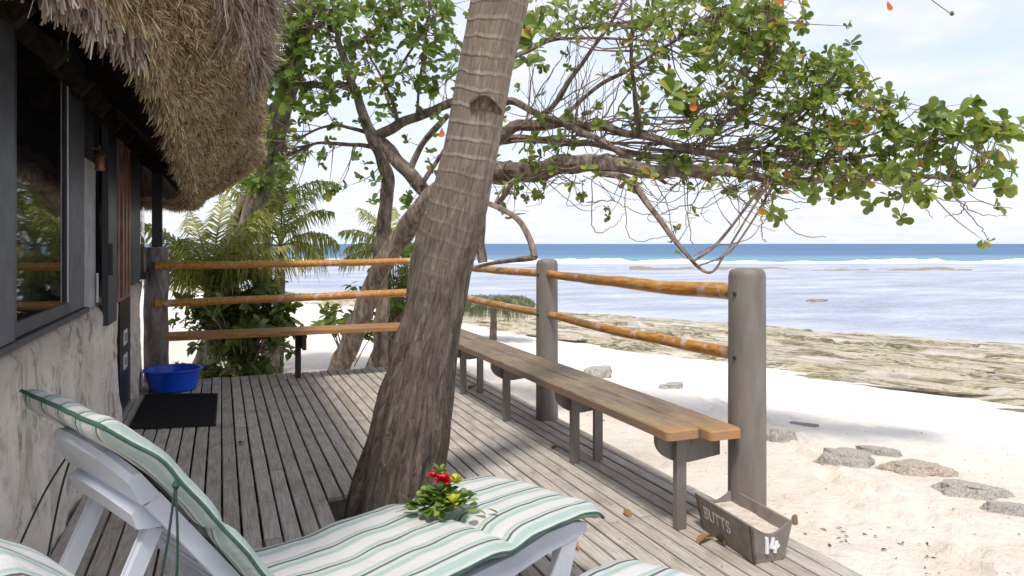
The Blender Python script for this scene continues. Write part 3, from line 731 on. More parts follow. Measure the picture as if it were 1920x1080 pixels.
MB().tube([scar_pt(f, 0, .012) for f in np.linspace(0, 1, 14)], [.002]+[.0075+.002*math.sin(k) for k in range(12)]+[.002], 8, True, .4).build('bark_scar', MD['bark'], palm, True)

# ------------------------------------------------------------ hut
hut = thing('thatched_hut', 'thatched beach hut with stone wall and charcoal window frames', 'hut')
def stone_panel(y0, y1, z1, xf=-.775, ny=None, seed=1, amp=.035, xb=-1.02):
    ny = ny or int((y1-y0)*42); nz = int((z1+.4)*42)
    yy = np.linspace(y0, y1, ny); zz_ = np.linspace(-.4, z1, nz)
    # front face + wrap to the two ends and the top
    cols = [(xb, y0)] + [(None, y) for y in yy] + [(xb, y1)]
    V = np.zeros((nz+1, len(cols), 3))
    for i in range(nz+1):
        z = zz_[min(i, nz-1)]
        for k, (cx, cy) in enumerate(cols):
            y = cy
            n_ = noise.fractal(Vector((seed*3, y*2.2, z*1.2)), 1, 2, 4)*amp + .018*noise.noise(Vector((seed, y*9, z*2.5)))
            # vertical slab joints
            g = .5+.5*math.cos((y*3.1+.5*noise.noise(Vector((y, z*.8, seed))))*2*PI)
            n_ -= .022*g**10
            e = min(abs(y-y0), abs(y-y1), (z1-z) if i < nz else 0)
            n_ -= .04*(1-min(1, e/.07))**2
            x = xf+n_ if cx is None else xb
            if i == nz: x = xb
            V[i, k] = (x, y, z + (.02*noise.noise(Vector((y*3, seed, 0))) if i >= nz-1 else 0))
    return link('stone_wall', grid_mesh('stone_wall', V[:, ::-1].copy(), M('stone')), hut)
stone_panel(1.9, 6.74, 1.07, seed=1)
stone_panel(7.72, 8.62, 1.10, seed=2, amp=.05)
# far pier is bulkier
def hb(name, mat, x0, y0, z0, x1, y1, z1, c=0.004, parent=None): return MB().box(x0, y0, z0, x1, y1, z1, c).build(name, M(mat), parent or hut)
o = hb('sill', 'charcoal', -.92, 1.9, 1.075, -.765, 5.18, 1.105)
# wide board with handle, window, frame posts
o = hb('window_frame', 'bluegrey', -.86, 1.95, 1.108, -.775, 3.46, 2.75); o['label'] = 'wide blue-grey sliding window board with white handle'
hd = MB().box(-.774, 3.05, 1.33, -.757, 3.07, 1.46, .002).build('handle', M('white'), o)
fr_ = hb('window', 'charcoal', -.855, 3.47, 1.108, -.79, 4.66, 1.175)
hb('frame', 'charcoal', -.855, 3.47, 2.62, -.79, 4.66, 2.75, .004, fr_)
hb('frame', 'charcoal', -.855, 3.47, 1.178, -.785, 3.535, 2.617, .004, fr_)
hb('frame', 'charcoal', -.855, 4.575, 1.178, -.785, 4.66, 2.617, .004, fr_)
hb('bead', 'white', -.784, 4.578, 1.178, -.778, 4.588, 2.617, 0, fr_)
o = MB().box(-.802, 3.536, 1.176, -.796, 4.574, 2.619).build('pane', M('glass'), fr_)
hb('frame_post', 'bluegrey', -.86, 4.665, 1.108, -.79, 5.16, 2.75)
o = hb('frame_post', 'lightgrey', -.90, 5.19, 1.075, -.80, 5.66, 2.05); hb('frame_post', 'charcoal', -.90, 5.19, 2.053, -.81, 5.66, 2.75)
hb('bead', 'white', -.79, 5.62, 1.10, -.778, 5.635, 1.30)
o = hb('shutter', 'charcoal', -.765, 5.68, .93, -.725, 6.12, 2.6); 
hb('latch', 'charcoal', -.724, 5.70, 1.28, -.70, 5.76, 1.5, .003, o)
# stable door: upper leaf brown, lower black with two small white plates
dr = hb('door', 'brownwood', -.80, 6.38, 1.04, -.745, 7.16, 2.5, .004)
for yv in (6.5, 6.72, 6.94): hb('batten', 'brownwood', -.744, yv, 1.07, -.728, yv+.1, 2.47, .004, dr)
lo = hb('door', 'black', -.83, 6.95, .02, -.80, 7.71, 1.03, .003); lo['label'] = 'black lower door leaf with two small white plates'
for i, z in enumerate((.60, .385)):
    pl = hb('plate', 'white', -.799, 7.17, z, -.792, 7.40, z+.13, .002, lo)
    hb('plate_mark', 'bluegrey', -.7915, 7.24, z+.03, -.790, 7.33, z+.1, 0, lo)
hb('doorway_dark', 'black', -1.02, 6.77, .0, -.93, 7.70, 2.6, 0)  # black sheet across the doorway, standing in for the dark interior
hb('threshold', 'lightgrey', -.86, 6.0, -.02, -.77, 7.85, .016)
hb('frame_post', 'charcoal', -.80, 7.17, 1.12, -.765, 7.62, 2.55)
hb('frame_post', 'bluegrey', -.85, 7.65, 1.12, -.775, 8.35, 2.55)
fw = hb('window', 'charcoal', -.80, 8.36, 1.13, -.72, 8.72, 1.20); hb('frame', 'charcoal', -.80, 8.36, 2.4, -.72, 8.72, 2.55, .004, fw)
MB().box(-.775, 8.38, 1.203, -.768, 8.70, 2.397).build('pane', M('glass'), fw)
# wall plate and back wall coloured near black so the interior looks shaded
hb('wall_plate', 'eave_shade', -.88, 1.9, 2.755, -.74, 8.7, 2.9)
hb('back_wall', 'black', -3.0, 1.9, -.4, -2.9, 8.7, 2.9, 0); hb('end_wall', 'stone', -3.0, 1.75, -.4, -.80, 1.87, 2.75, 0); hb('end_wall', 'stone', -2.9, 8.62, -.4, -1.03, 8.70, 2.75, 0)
# rough grey corner post
mb = MB(); 
cp = [(-.655, 8.78, -.5), (-.655, 8.78, .2), (-.66, 8.785, .6), (-.655, 8.78, 1.0), (-.655, 8.78, 1.46)]
hb('frame_post', 'charcoal', -.70, 8.73, 1.463, -.60, 8.83, 2.5)
mb.tube(smooth_path(cp, 24), .125, 20, True, .16); o = mb.build('corner_post', M('oldwood'), hut, True); o['label'] = 'rough grey timber post at the far corner of the hut'
# rafters
for yv in np.arange(2.9, 8.6, .62):
    MB().beam((-.62, yv, 2.27), (-1.6, yv, 3.07), .06, .09).build('rafter', M('eave_shade'), hut)

# thatched roof swept along a curved eave
plan = [(-3.0, 1.55), (-1.7, 1.60), (-1.0, 1.68), (-.62, 1.86), (-.42, 2.08), (-.31, 2.4), (-.27, 2.9), (-.26, 3.8), (-.27, 5.0), (-.28, 6.2), (-.29, 7.4), (-.28, 8.4), (-.34, 9.2), (-.6, 9.75), (-1.3, 10.0), (-3.0, 10.1)]
prof = [(-1.9, 3.75), (-1.1, 3.05), (-.45, 2.45), (-.06, 2.04), (.03, 2.00), (.14, 2.07), (.27, 2.20), (.40, 2.32), (.49, 2.43), (.515, 2.54), (.46, 2.66), (.30, 2.86), (.0, 3.18), (-.6, 3.78), (-1.4, 4.6), (-1.9, 5.1)]
PL = smooth_path(plan, 420); PR = smooth_path(prof, 130)
tan = np.gradient(PL, axis=0); tan /= np.linalg.norm(tan, axis=1)[:, None]; nor = np.stack([tan[:, 1], -tan[:, 0]], -1)
arc = np.concatenate([[0], np.cumsum(np.linalg.norm(np.diff(PL, axis=0), axis=1))])
def roof_pt(i, j):
    s = arc[i]; o_, z = PR[j]
    lump = 1+.12*(noise.noise(Vector((s*.8, o_*1.2, 3)))) + .05*noise.noise(Vector((s*2.6, z*3, 8)))
    yy_ = PL[i, 1]; k_ = np.interp(yy_, [1.5, 2.6, 3.4, 5.0, 8.0], [.60, .72, .88, 1.0, 1.24])
    oo = o_*lump*k_ if o_ > 0 else o_
    zz_ = z + .07*noise.noise(Vector((s*1.1, 4, 4)))*(1 if o_ > -.5 else 0) + .045*noise.noise(Vector((s*4, o_*5, 9))) + .02*noise.noise(Vector((s*11, z*12, 2)))
    zz_ += float(np.interp(PL[i, 1], [1.5, 2.4, 4, 8], [.24, .23, .18, -.03]))*(1 if o_ > -.6 else .5)
    if -.05 < o_ : oo += .035*((z*7.5+.8*noise.noise(Vector((s*1.3, z*2, 5)))+.35*noise.noise(Vector((s*6, 1, 5)))) % 1.0 - .5)
    return np.array([PL[i, 0]+nor[i, 0]*oo, PL[i, 1]+nor[i, 1]*oo, zz_])
ni, nj = len(PL), len(PR); RV = np.zeros((nj, ni, 3))
for i in range(ni):
    for j_ in range(nj): RV[j_, i] = roof_pt(i, j_)
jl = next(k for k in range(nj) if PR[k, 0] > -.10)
link('roof_underside', grid_mesh('roof_underside', RV[:jl+1], M('eave_shade')), hut)
roof = link('roof', grid_mesh('roof', RV[jl:], M('thatch')), hut)
# normals of the swept surface
dI = np.gradient(RV, axis=1); dJ = np.gradient(RV, axis=0); RN = np.cross(dI, dJ); RN /= np.linalg.norm(RN, axis=2)[..., None]
cenr = np.array([-1.5, 5.5, 2.9])
if np.sum(RN[nj//2, ni//2]*(RV[nj//2, ni//2]-cenr)) < 0: RN = -RN
RT = dJ/np.linalg.norm(dJ, axis=2)[..., None]; RI = dI/np.linalg.norm(dI, axis=2)[..., None]
def strands(name, mat, count, jlo, jhi, ilo, ihi, length, width, f_dir, clump=0.0, curl=.3):
    w = arc[ilo:ihi]; i = np.interp(rng.random(count)*(arc[ihi-1]-arc[ilo])+arc[ilo], arc, np.arange(ni)); j_ = rng.uniform(jlo, jhi, count)
    i0 = np.clip(i.astype(int), 0, ni-2); j0 = np.clip(j_.astype(int), 0, nj-2); fi = (i-i0)[:, None]; fj = (j_-j0)[:, None]
    P = (RV[j0, i0]*(1-fi)+RV[j0, i0+1]*fi)*(1-fj)+(RV[j0+1, i0]*(1-fi)+RV[j0+1, i0+1]*fi)*fj
    N = RN[j0, i0]; T = RT[j0, i0]; I = RI[j0, i0]
    r = rng.normal(size=(count, 3))
    if clump:
        cx = np.floor(P*clump).astype(int); hsh = np.sin(cx[:, 0]*12.9+cx[:, 1]*78.2+cx[:, 2]*37.7)*43758.5
        cr_ = np.stack([np.sin(hsh), np.sin(hsh*1.7+1), np.sin(hsh*2.3+2)], -1)*1.1; r = r*.55+cr_
    d = f_dir(N, T, I, r); d /= np.linalg.norm(d, axis=1)[:, None]
    L = rng.uniform(*length, count)[:, None]; wd = rng.uniform(*width, count)[:, None]
    side = np.cross(d, rng.normal(size=(count, 3))); side /= np.linalg.norm(side, axis=1)[:, None]
    bend = rng.normal(size=(count, 3))*curl*L*.4 + np.array([0, 0, -.25])*L*curl
    a = P - N*.012; b = P + d*L*.55 + bend*.25; c = P + d*L + bend
    VV = np.stack([a-side*wd/2, a+side*wd/2, b-side*wd/2, b+side*wd/2, c-side*wd*.2, c+side*wd*.2], 1).reshape(-1, 3)
    k = np.arange(count)[:, None]*6
    FF = np.concatenate([k+np.array([[0, 1, 3, 2]]), k+np.array([[2, 3, 5, 4]])], 1).reshape(-1, 4)
    # per strand rows must stay one island: keep both quads sharing vertices
    o = link(name, np_mesh(name, VV, FF, mat), hut); o['kind'] = 'stuff'; return o
def jat(o_, after=0): return min(range(after, nj), key=lambda k: abs(PR[k, 0]-o_))
j_lip = jat(-.04); j_b = jat(.5, jl); j_t = next(k for k in range(j_b, nj) if PR[k, 0] < .38); j_t2 = next(k for k in range(j_b, nj) if PR[k, 0] < -.9)
dn = np.array([0, 0, -1.0])
strands('thatch_stubble', M('strawcut'), 95000, j_lip+1, j_b+1, 30, ni-20, (.02, .055), (.0028, .006), lambda N, T, I, r: N*.75-T*.15+dn*.2+r*.75, 22)
strands('thatch_stubble', M('strawcut'), 12000, j_lip, j_lip+12, 30, ni-20, (.04, .09), (.004, .008), lambda N, T, I, r: N*.3+dn*.9+r*.32, 14)
i36 = int(np.argmax(PL[:, 1] > 3.5)); i30 = int(np.argmax(PL[:, 1] > 5.0))
strands('thatch_straw', M('strawtop'), 42000, j_t+14, j_t2, 20, ni-15, (.08, .22), (.003, .007), lambda N, T, I, r: -T*1.0+N*.20+r*.20, 8, .25)
strands('thatch_fringe', M('strawtop'), 3600, j_lip-2, j_lip+8, 20, 165, (.05, .14), (.007, .015), lambda N, T, I, r: dn*1.0+N*.25+r*.25, 12, .2)
strands('thatch_straw', M('strawtop'), 3600, j_b-14, j_b+12, 60, i36, (.10, .22), (.004, .008), lambda N, T, I, r: -T*.8+N*.3+r*.3, 10, .4)
strands('thatch_straw', M('strawcut'), 9000, j_b-4, j_b+16, i36, ni-15, (.03, .07), (.003, .006), lambda N, T, I, r: -T*.4+N*.8+r*.45, 10, .4)
strands('thatch_straw', M('strawtop'), 2600, j_b-8, j_b+12, i36, i30, (.06, .14), (.004, .007), lambda N, T, I, r: -T*.8+N*.4+r*.35, 10, .4)

# copper lantern on the hut frame
lt = thing('wall_lantern', 'small tarnished copper lantern on the hut frame beside the shutter', 'lantern', tuple(Vector((-.74, 5.4, 1.98))))
mb = MB().lathe([(.035, 0), (.045, .01), (.045, .02)], 12); mb.build('base', M('copper'), lt, True)
MB().lathe([(.036, .021), (.04, .06), (.04, .11), (.034, .13)], 12).build('glass_body', M('copper'), lt, True)
MB().lathe([(.06, .131), (.045, .16), (.012, .19), (.01, .23)], 12).build('cap', M('copper'), lt, True)
MB().beam((-.06, 0, .2), (0, 0, .2), .012, .012).build('arm', M('copper'), lt)
lt.scale = (.72, .72, .72)

# ------------------------------------------------------------ leaves, trees
def leaf_template(width=.34, fold=.10, droop=.18, blunt=True):
    xs = [0, .18, .45, .75, .93, 1.0] if blunt else [0, .2, .45, .7, .88, 1.0]
    ws = [.02, .40, .78, 1.0, .72, .10] if blunt else [.02, .6, 1.0, .8, .42, .03]
    V = []
    for x, w in zip(xs, ws):
        z = -droop*x*x
        V += [(x, -w*width, z+fold*w), (x, 0, z), (x, w*width, z+fold*w)]
    Fc = []
    for i in range(len(xs)-1):
        a = i*3; Fc += [(a, a+3, a+4, a+1), (a+1, a+4, a+5, a+2)]
    return np.array(V, float), np.array(Fc)
LT = {'almond': leaf_template(.30), 'long': leaf_template(.16, .05, .35, False), 'oval': leaf_template(.27, .07, .22, False), 'tiny': leaf_template(.3, .05, .1, False)}
def leaf_basis(dirs, ups):
    x = dirs/np.linalg.norm(dirs, axis=1)[:, None]
    y = np.cross(ups, x); ln = np.linalg.norm(y, axis=1)[:, None]; y = np.where(ln > 1e-4, y/np.maximum(ln, 1e-4), np.array([0, 1, 0]))
    z = np.cross(x, y); return np.stack([x, y, z], -1)        # columns
def leaves_mesh(name, kind, O, Bm, L, mat):
    V, Fc = LT[kind]; n = len(O)
    VV = np.einsum('nij,kj->nki', Bm, V)*L[:, None, None] + O[:, None, :]
    FF = (Fc[None]+ (np.arange(n)*len(V))[:, None, None]).reshape(-1, 4)
    return np_mesh(name, VV.reshape(-1, 3), FF, mat, True)
def put_leaves(parent, kind, O, D_, U_, L, mat, nobj=300, part='leaf', org=None):
    O = np.array(O); Bm = leaf_basis(np.array(D_), np.array(U_)); L = np.array(L)
    org = np.array(org if org is not None else (0, 0, 0), float)
    dist = O[:, 0]*ST+O[:, 1]*CT; xc = O[:, 0]*CT-O[:, 1]*ST
    px = L/np.maximum(dist, .1)*F_PX; u = 960+xc/np.maximum(dist, .1)*F_PX; v = HOR-(O[:, 2]-CAM_Z)/np.maximum(dist, .1)*F_PX
    inv = (u > -40) & (u < 1960) & (v > -40) & (v < 1100)
    face = np.abs(np.einsum('ni,ni->n', Bm[:, :, 2], (O-np.array([0, 0, CAM_Z]))/np.linalg.norm(O-np.array([0, 0, CAM_Z]), axis=1)[:, None]))
    score = np.where(inv, px*(.4+face), -1); order = np.argsort(-score)
    big = order[:nobj]; big = big[score[big] > 9]; rest = np.setdiff1d(np.arange(len(O)), big)
    V, Fc = LT[kind]; me = np_mesh('leaf', V, Fc, mat, True)
    for i in big:
        o = bpy.data.objects.new(part, me); COL.objects.link(o); o.parent = parent
        m = np.eye(4); m[:3, :3] = Bm[i]*L[i]; m[:3, 3] = O[i]-org; o.matrix_local = Matrix(m.tolist())
    if len(rest):
        o = link('foliage', leaves_mesh('foliage', kind, O[rest]-org, Bm[rest], L[rest], mat), parent); o['kind'] = 'stuff'
def tree(name, label, cat, trunks, branches, clusters, leaf_kind, leaf_mat, bark='bark', leaf_n=(5, 9), nobj=300, seed=1, thin=1.0, lsc=1.0, group=None, upbias=.5, twig_r=.006, rad_leaf=.55, extra_twigs=()):
    rr = random.Random(seed); base = Vector(at(*trunks[0][0][:3])) if trunks else Vector(at(*branches[0][0][:3]))
    t = thing(name, label, cat, tuple(base), group=group); sk = []
    def line(pl, nm, seg):
        P = smooth_path([(*at(a[0], a[1], a[2]), a[3]) for a in pl], max(8, len(pl)*7))
        pts = []
        for i, q in enumerate(P):
            jx = Vector((noise.noise(Vector((q[0]*3, q[2]*3, seed))), noise.noise(Vector((q[1]*3, seed, q[2]*3))), noise.noise(Vector((seed, q[0]*3, q[1]*3)))))*min(.06, q[3]*.9)
            pts.append(Vector(q[:3])+jx); sk.append((pts[-1].copy(), max(q[3], .004)))
        MB().tube([p-base for p in pts], [max(q[3], .003) for q in P], seg, True, .25).build(nm, M(bark), t, True)
    for pl in trunks: line(pl, 'trunk', 14)
    for pl in branches: line(pl, 'branch', 8)
    SK = np.array([tuple(p) for p, _ in sk]); mb = MB()
    O, Dd, U, L = [], [], [], []
    for (u, v, su, sv, D, sD, nt, ll) in clusters:
        for _ in range(max(1, round(nt*thin))):
            uu, vv, d_ = rr.gauss(u, su), rr.gauss(v, sv), D+rr.uniform(-sD, sD)
            tip = at(uu, vv, d_); dv = SK-np.array(tip); dist = np.linalg.norm(dv, axis=1)
            cand = np.argsort(dist)[:14]; k = int(cand[rr.randrange(len(cand))]); st = Vector(SK[k])
            ax = tip-st; ln = ax.length
            if ln < 1.3:
                mid = st.lerp(tip, .5)+Vector((rr.uniform(-.1, .1), rr.uniform(-.1, .1), rr.uniform(-.12, .03)))*ln
                P = smooth_path([tuple(st-base), tuple(mid-base), tuple(tip-base)], 5)
                r0 = min(twig_r*(1+ln), sk[k][1]); mb.tube([Vector(p) for p in P], [r0, r0*.8, r0*.65, r0*.5, r0*.4, .0015], 4, False)
            a = (ax.normalized() if ln > .01 else Vector((0, 0, 1)))*.6 + Vector((rr.gauss(0, .35), rr.gauss(0, .35), upbias+rr.gauss(0, .25)))
            a.normalize(); n = rr.randint(*leaf_n); ph = rr.uniform(0, 6.28)
            x = a.orthogonal().normalized(); y = a.cross(x)
            for q in range(n):
                g = ph+q*2.4; s_ = rad_leaf+rr.uniform(-.25, .25)
                d = (x*math.cos(g)+y*math.sin(g))*s_*1.5 + a*(1-s_)*1.2 + Vector((0, 0, -.15))
                d.normalize(); l = ll*lsc*rr.uniform(.42, 1.22)
                O.append(tuple(tip-a*rr.uniform(0, .35)*ll*1.2)); Dd.append(tuple(d)); up = a+Vector((rr.gauss(0, .3), rr.gauss(0, .3), rr.gauss(0, .3))); U.append(tuple(up)); L.append(l)
    for tw in extra_twigs:
        P = smooth_path([(*at(a[0], a[1], a[2]), a[3]) for a in tw], len(tw)*6)
        for q in P[1:]:
            for ax_ in range(3): q[ax_] += rr.gauss(0, .006)
        mb.tube([Vector(q[:3])-base for q in P], [max(.0015, q[3]) for q in P], 5, False)
    if mb.v:
        o = mb.build('twigs', M('twig'), t, True); o['kind'] = 'stuff'
    if O: put_leaves(t, leaf_kind, O, Dd, U, L, M(leaf_mat), nobj, org=base)
    return t, sk

# the big spreading sea almond: leaning trunk behind the palm, long limbs out to the right
trk = [[(632, 715, 10.2, .17), (655, 650, 10.1, .15), (695, 545, 10.0, .145), (745, 455, 9.8, .14), (800, 385, 9.6, .14), (850, 340, 9.4, .15), (905, 325, 9.1, .15), (960, 322, 8.7, .14)]]
br = [
 [(960, 322, 8.7, .13), (1040, 312, 8.3, .11), (1130, 306, 7.9, .085), (1240, 322, 7.7, .07), (1360, 322, 7.5, .055), (1480, 340, 7.3, .04), (1600, 330, 7.1, .028), (1720, 330, 7.0, .018), (1830, 345, 6.9, .01)],
 [(900, 300, 9.1, .08), (960, 240, 8.7, .07), (1060, 232, 8.4, .06), (1160, 245, 8.1, .05), (1260, 272, 7.9, .045), (1380, 300, 7.7, .036), (1500, 312, 7.5, .028), (1640, 290, 7.2, .018), (1760, 262, 7.0, .012), (1880, 240, 6.9, .007)],
 [(900, 270, 9.2, .07), (970, 262, 8.9, .05), (1100, 270, 8.6, .04), (1230, 300, 8.2, .033), (1330, 340, 7.9, .02)],
 [(880, 230, 9.3, .06), (950, 190, 8.9, .05), (1010, 212, 8.5, .04), (1120, 262, 8.1, .035), (1250, 345, 7.9, .02)],
 [(1000, 240, 8.6, .035), (1060, 165, 8.5, .03), (1110, 90, 8.4, .024), (1160, 20, 8.3, .018), (1190, -60, 8.2, .012)],
 [(1040, 236, 8.5, .03), (1110, 170, 8.3, .025), (1200, 120, 8.1, .02), (1290, 60, 7.9, .015), (1360, 10, 7.8, .01)],
 [(1200, 256, 8.0, .03), (1190, 180, 8.0, .024), (1184, 90, 8.0, .02), (1185, 20, 8.0, .016), (1180, -60, 8, .01)],
 [(1300, 285, 7.8, .025), (1370, 220, 7.7, .02), (1420, 150, 7.6, .016), (1450, 70, 7.6, .012), (1440, 0, 7.6, .008)],
 [(1400, 305, 7.6, .024), (1480, 240, 7.5, .018), (1540, 180, 7.4, .014), (1580, 110, 7.4, .008)],
 [(1420, 310, 7.6, .018), (1520, 260, 7.4, .014), (1600, 220, 7.3, .01), (1660, 180, 7.2, .006)],
 [(900, 120, 9.0, .03), (980, 100, 8.8, .03), (1060, 60, 8.6, .025), (1150, 45, 8.4, .02), (1260, 30, 8.2, .015)],
 [(960, 110, 8.7, .02), (1040, 75, 8.6, .018), (1150, 72, 8.3, .014), (1240, 80, 8.1, .009)],
 [(970, 330, 8.6, .03), (930, 385, 8.6, .035)],
 [(905, 490, 9.3, .07), (905, 430, 9.3, .065), (900, 370, 9.2, .07), (895, 320, 9.2, .08)],
 [(1120, 322, 7.9, .04), (1180, 340, 7.7, .035), (1240, 415, 7.4, .03), (1280, 470, 7.2, .024), (1330, 510, 7.1, .014), (1362, 470, 7.1, .012), (1400, 410, 7.1, .012), (1440, 345, 7.2, .014)],
 [(1440, 335, 7.3, .02), (1390, 400, 7.2, .016), (1345, 455, 7.15, .015), (1300, 490, 7.1, .012)],
 [(1452, 340, 7.3, .014), (1420, 400, 7.2, .012), (1370, 470, 7.1, .011), (1310, 498, 7.1, .009)],
]
xt = []
rx = random.Random(11)
# wiry hanging and looping twigs under the limb
for pl in ([(1180, 335, 7.6), (1172, 380, 7.5), (1178, 440, 7.4), (1200, 452, 7.4), (1260, 440, 7.4)], [(1110, 335, 7.8), (1112, 430, 7.6), (1150, 425, 7.6), (1170, 400, 7.6)],
           [(1040, 330, 8.1), (1075, 350, 8), (1090, 385, 7.9), (1130, 375, 7.8)], [(1225, 335, 7.6), (1250, 380, 7.5), (1260, 430, 7.4), (1290, 480, 7.3)],
           [(1290, 335, 7.6), (1290, 400, 7.5), (1300, 460, 7.3), (1320, 480, 7.2)], [(1240, 400, 7.4), (1290, 385, 7.4), (1320, 390, 7.4), (1380, 360, 7.4), (1440, 362, 7.3)],
           [(1100, 380, 7.8), (1150, 378, 7.7), (1200, 400, 7.6), (1260, 402, 7.5)], [(1440, 350, 7.2), (1460, 400, 7.1), (1500, 440, 7.1), (1550, 445, 7)], [(1420, 355, 7.2), (1500, 380, 7.1), (1560, 370, 7)],
           [(1000, 335, 8.5), (1060, 345, 8.3), (1100, 340, 8)], [(1300, 480, 7.2), (1340, 462, 7.2), (1400, 450, 7.1), (1440, 410, 7.1), (1500, 390, 7)], [(1430, 400, 7.1), (1428, 440, 7.1), (1436, 455, 7.1)],
           [(1760, 330, 6.95), (1800, 380, 6.9), (1840, 430, 6.85), (1856, 452, 6.85)], [(1790, 370, 6.9), (1830, 400, 6.9), (1890, 405, 6.85)], [(1700, 335, 7), (1760, 372, 7), (1830, 378, 6.9), (1900, 390, 6.9)],
           [(1690, 350, 7), (1730, 385, 7), (1750, 410, 7)], [(1810, 380, 6.9), (1800, 400, 6.9), (1770, 408, 6.9)], [(1600, 330, 7.1), (1700, 345, 7), (1800, 350, 6.9), (1890, 352, 6.8)]):
    xt.append([(*p, .0075-.0042*i/(len(pl)-1)) for i, p in enumerate(pl)])
for _ in range(115):                      # fan of bare twigs rising from the limbs
    u0 = rx.uniform(960, 1560); v0 = 235+.07*(u0-960)+rx.uniform(-10, 55); D0 = 8.6-(u0-960)/600*1.3
    ln_ = rx.uniform(90, 260); a = rx.uniform(-.2, .9) if u0 > 1150 else rx.uniform(-.5, .6)
    u1, v1 = u0+ln_*math.sin(a+.35), v0-ln_*math.cos(a+.35)*rx.uniform(.5, 1)
    w_ = rx.choice([.5, .6, .8, 1.3]); xt.append([(u0, v0, D0, .010*w_), ((u0+u1)/2+rx.uniform(-12, 12), (v0+v1)/2+rx.uniform(-4, 14), D0+rx.uniform(-.2, .2), .007*w_), (u1, v1, D0+rx.uniform(-.5, .3), .003)])
for _ in range(30):                       # long limb-like twigs lying along the limbs
    u0 = rx.uniform(940, 1300); D0 = 8.6-(u0-960)/600*1.3; v0 = 215+rx.uniform(0, 110); ln_ = rx.uniform(150, 420); r0 = rx.uniform(.007, .017)
    xt.append([(u0, v0, D0, r0), (u0+ln_*.33, v0+rx.uniform(-14, 12), D0-.2, r0*.85), (u0+ln_*.66, v0+rx.uniform(-10, 26), D0-.4, r0*.65), (u0+ln_, v0+rx.uniform(-30, 50), D0-.6, .004)])
for _ in range(45):
    u0 = rx.uniform(980, 1500); D0 = 8.5-(u0-960)/600*1.3; v0 = 325+rx.uniform(0, 15)
    u1 = u0+rx.uniform(-70, 90); v1 = v0+rx.uniform(15, 90); u2 = u1+rx.uniform(-60, 60); v2 = v1+rx.uniform(-35, 25)
    xt.append([(u0, v0, D0, .006), (u1, v1-10, D0, .0045), (u2, v2, D0, .0025)])
CLF = .66
cl = [ # u, v, su, sv, D, sD, tips, leaf length
 (1020, 20, 45, 28, 8.0, .6, 26, .15), (1120, 20, 55, 24, 8.2, .6, 40, .14), (1240, 22, 60, 26, 8.0, .6, 64, .14), (1360, 25, 60, 28, 7.8, .6, 84, .14), (1445, 28, 30, 26, 7.6, .5, 46, .14),
 (1290, 80, 70, 32, 7.9, .6, 66, .13), (1400, 85, 50, 34, 7.7, .5, 66, .14), (1150, 90, 60, 35, 8.3, .5, 26, .13), (1440, 60, 25, 24, 7.6, .4, 30, .15),
 (1330, 150, 80, 30, 7.8, .6, 52, .13), (1440, 150, 50, 35, 7.6, .5, 54, .13), (1515, 150, 40, 35, 7.5, .4, 50, .13), (1570, 118, 22, 22, 7.4, .3, 34, .14), (1600, 160, 22, 20, 7.3, .3, 22, .13),
 (1540, 215, 50, 38, 7.4, .5, 84, .13), (1450, 225, 50, 35, 7.6, .5, 48, .13), (1570, 270, 45, 35, 7.3, .5, 62, .13), (1500, 285, 60, 30, 7.5, .5, 54, .13), (1370, 230, 60, 30, 7.8, .5, 24, .13),
 (1668, 185, 18, 20, 7.2, .2, 18, .12), (1680, 235, 30, 20, 7.1, .3, 28, .14), (1740, 240, 30, 18, 7.0, .3, 26, .15), (1800, 218, 26, 16, 7.0, .2, 24, .16), (1860, 242, 28, 14, 6.9, .2, 24, .16), (1900, 245, 14, 12, 6.9, .2, 10, .16),
 (1700, 300, 36, 25, 7.1, .3, 40, .14), (1640, 320, 40, 26, 7.1, .3, 42, .14), (1740, 335, 34, 20, 7.0, .3, 24, .15), (1830, 295, 22, 16, 6.9, .2, 10, .15), (1860, 325, 22, 12, 6.9, .2, 12, .15), (1790, 325, 20, 14, 6.9, .2, 8, .14), (1880, 380, 18, 10, 6.9, .1, 3, .13), (1855, 455, 6, 4, 6.85, .05, 1, .12),
 (1500, 335, 60, 18, 7.3, .4, 40, .14), (1390, 330, 60, 18, 7.5, .4, 34, .14), (1290, 318, 60, 16, 7.6, .4, 30, .14), (1180, 300, 70, 18, 8.0, .4, 28, .13), (1060, 290, 60, 22, 8.3, .4, 30, .13), (980, 330, 30, 26, 8.4, .4, 18, .14),
 (1280, 175, 30, 26, 7.2, .3, 14, .22), (1140, 190, 70, 40, 8.2, .4, 16, .13), (1010, 160, 35, 50, 8.5, .4, 14, .13), (990, 60, 14, 30, 7.4, .3, 10, .22), (1000, 370, 30, 16, 8.5, .3, 10, .12),
 (1440, 392, 14, 12, 7.1, .1, 4, .15), (1250, 440, 40, 20, 7.3, .2, 6, .09), (1090, 375, 40, 20, 7.8, .2, 4, .1), (1200, 215, 80, 22, 8.0, .4, 16, .13), (1050, 235, 50, 15, 8.4, .3, 10, .13)]
cl = [(a, b, c*1.1, d*1.12, e, f*1.3, max(1, round(n*CLF*((.75 if a > 1620 else 1.0)))), l*(.88 if a > 1620 or l > .2 else .74)) for a, b, c, d, e, f, n, l in cl]
tree('sea_almond_tree', 'wide spreading sea almond tree with long limbs reaching over the railing towards the sea', 'tree', trk, br, cl, 'almond', 'leaf', seed=3, extra_twigs=xt)

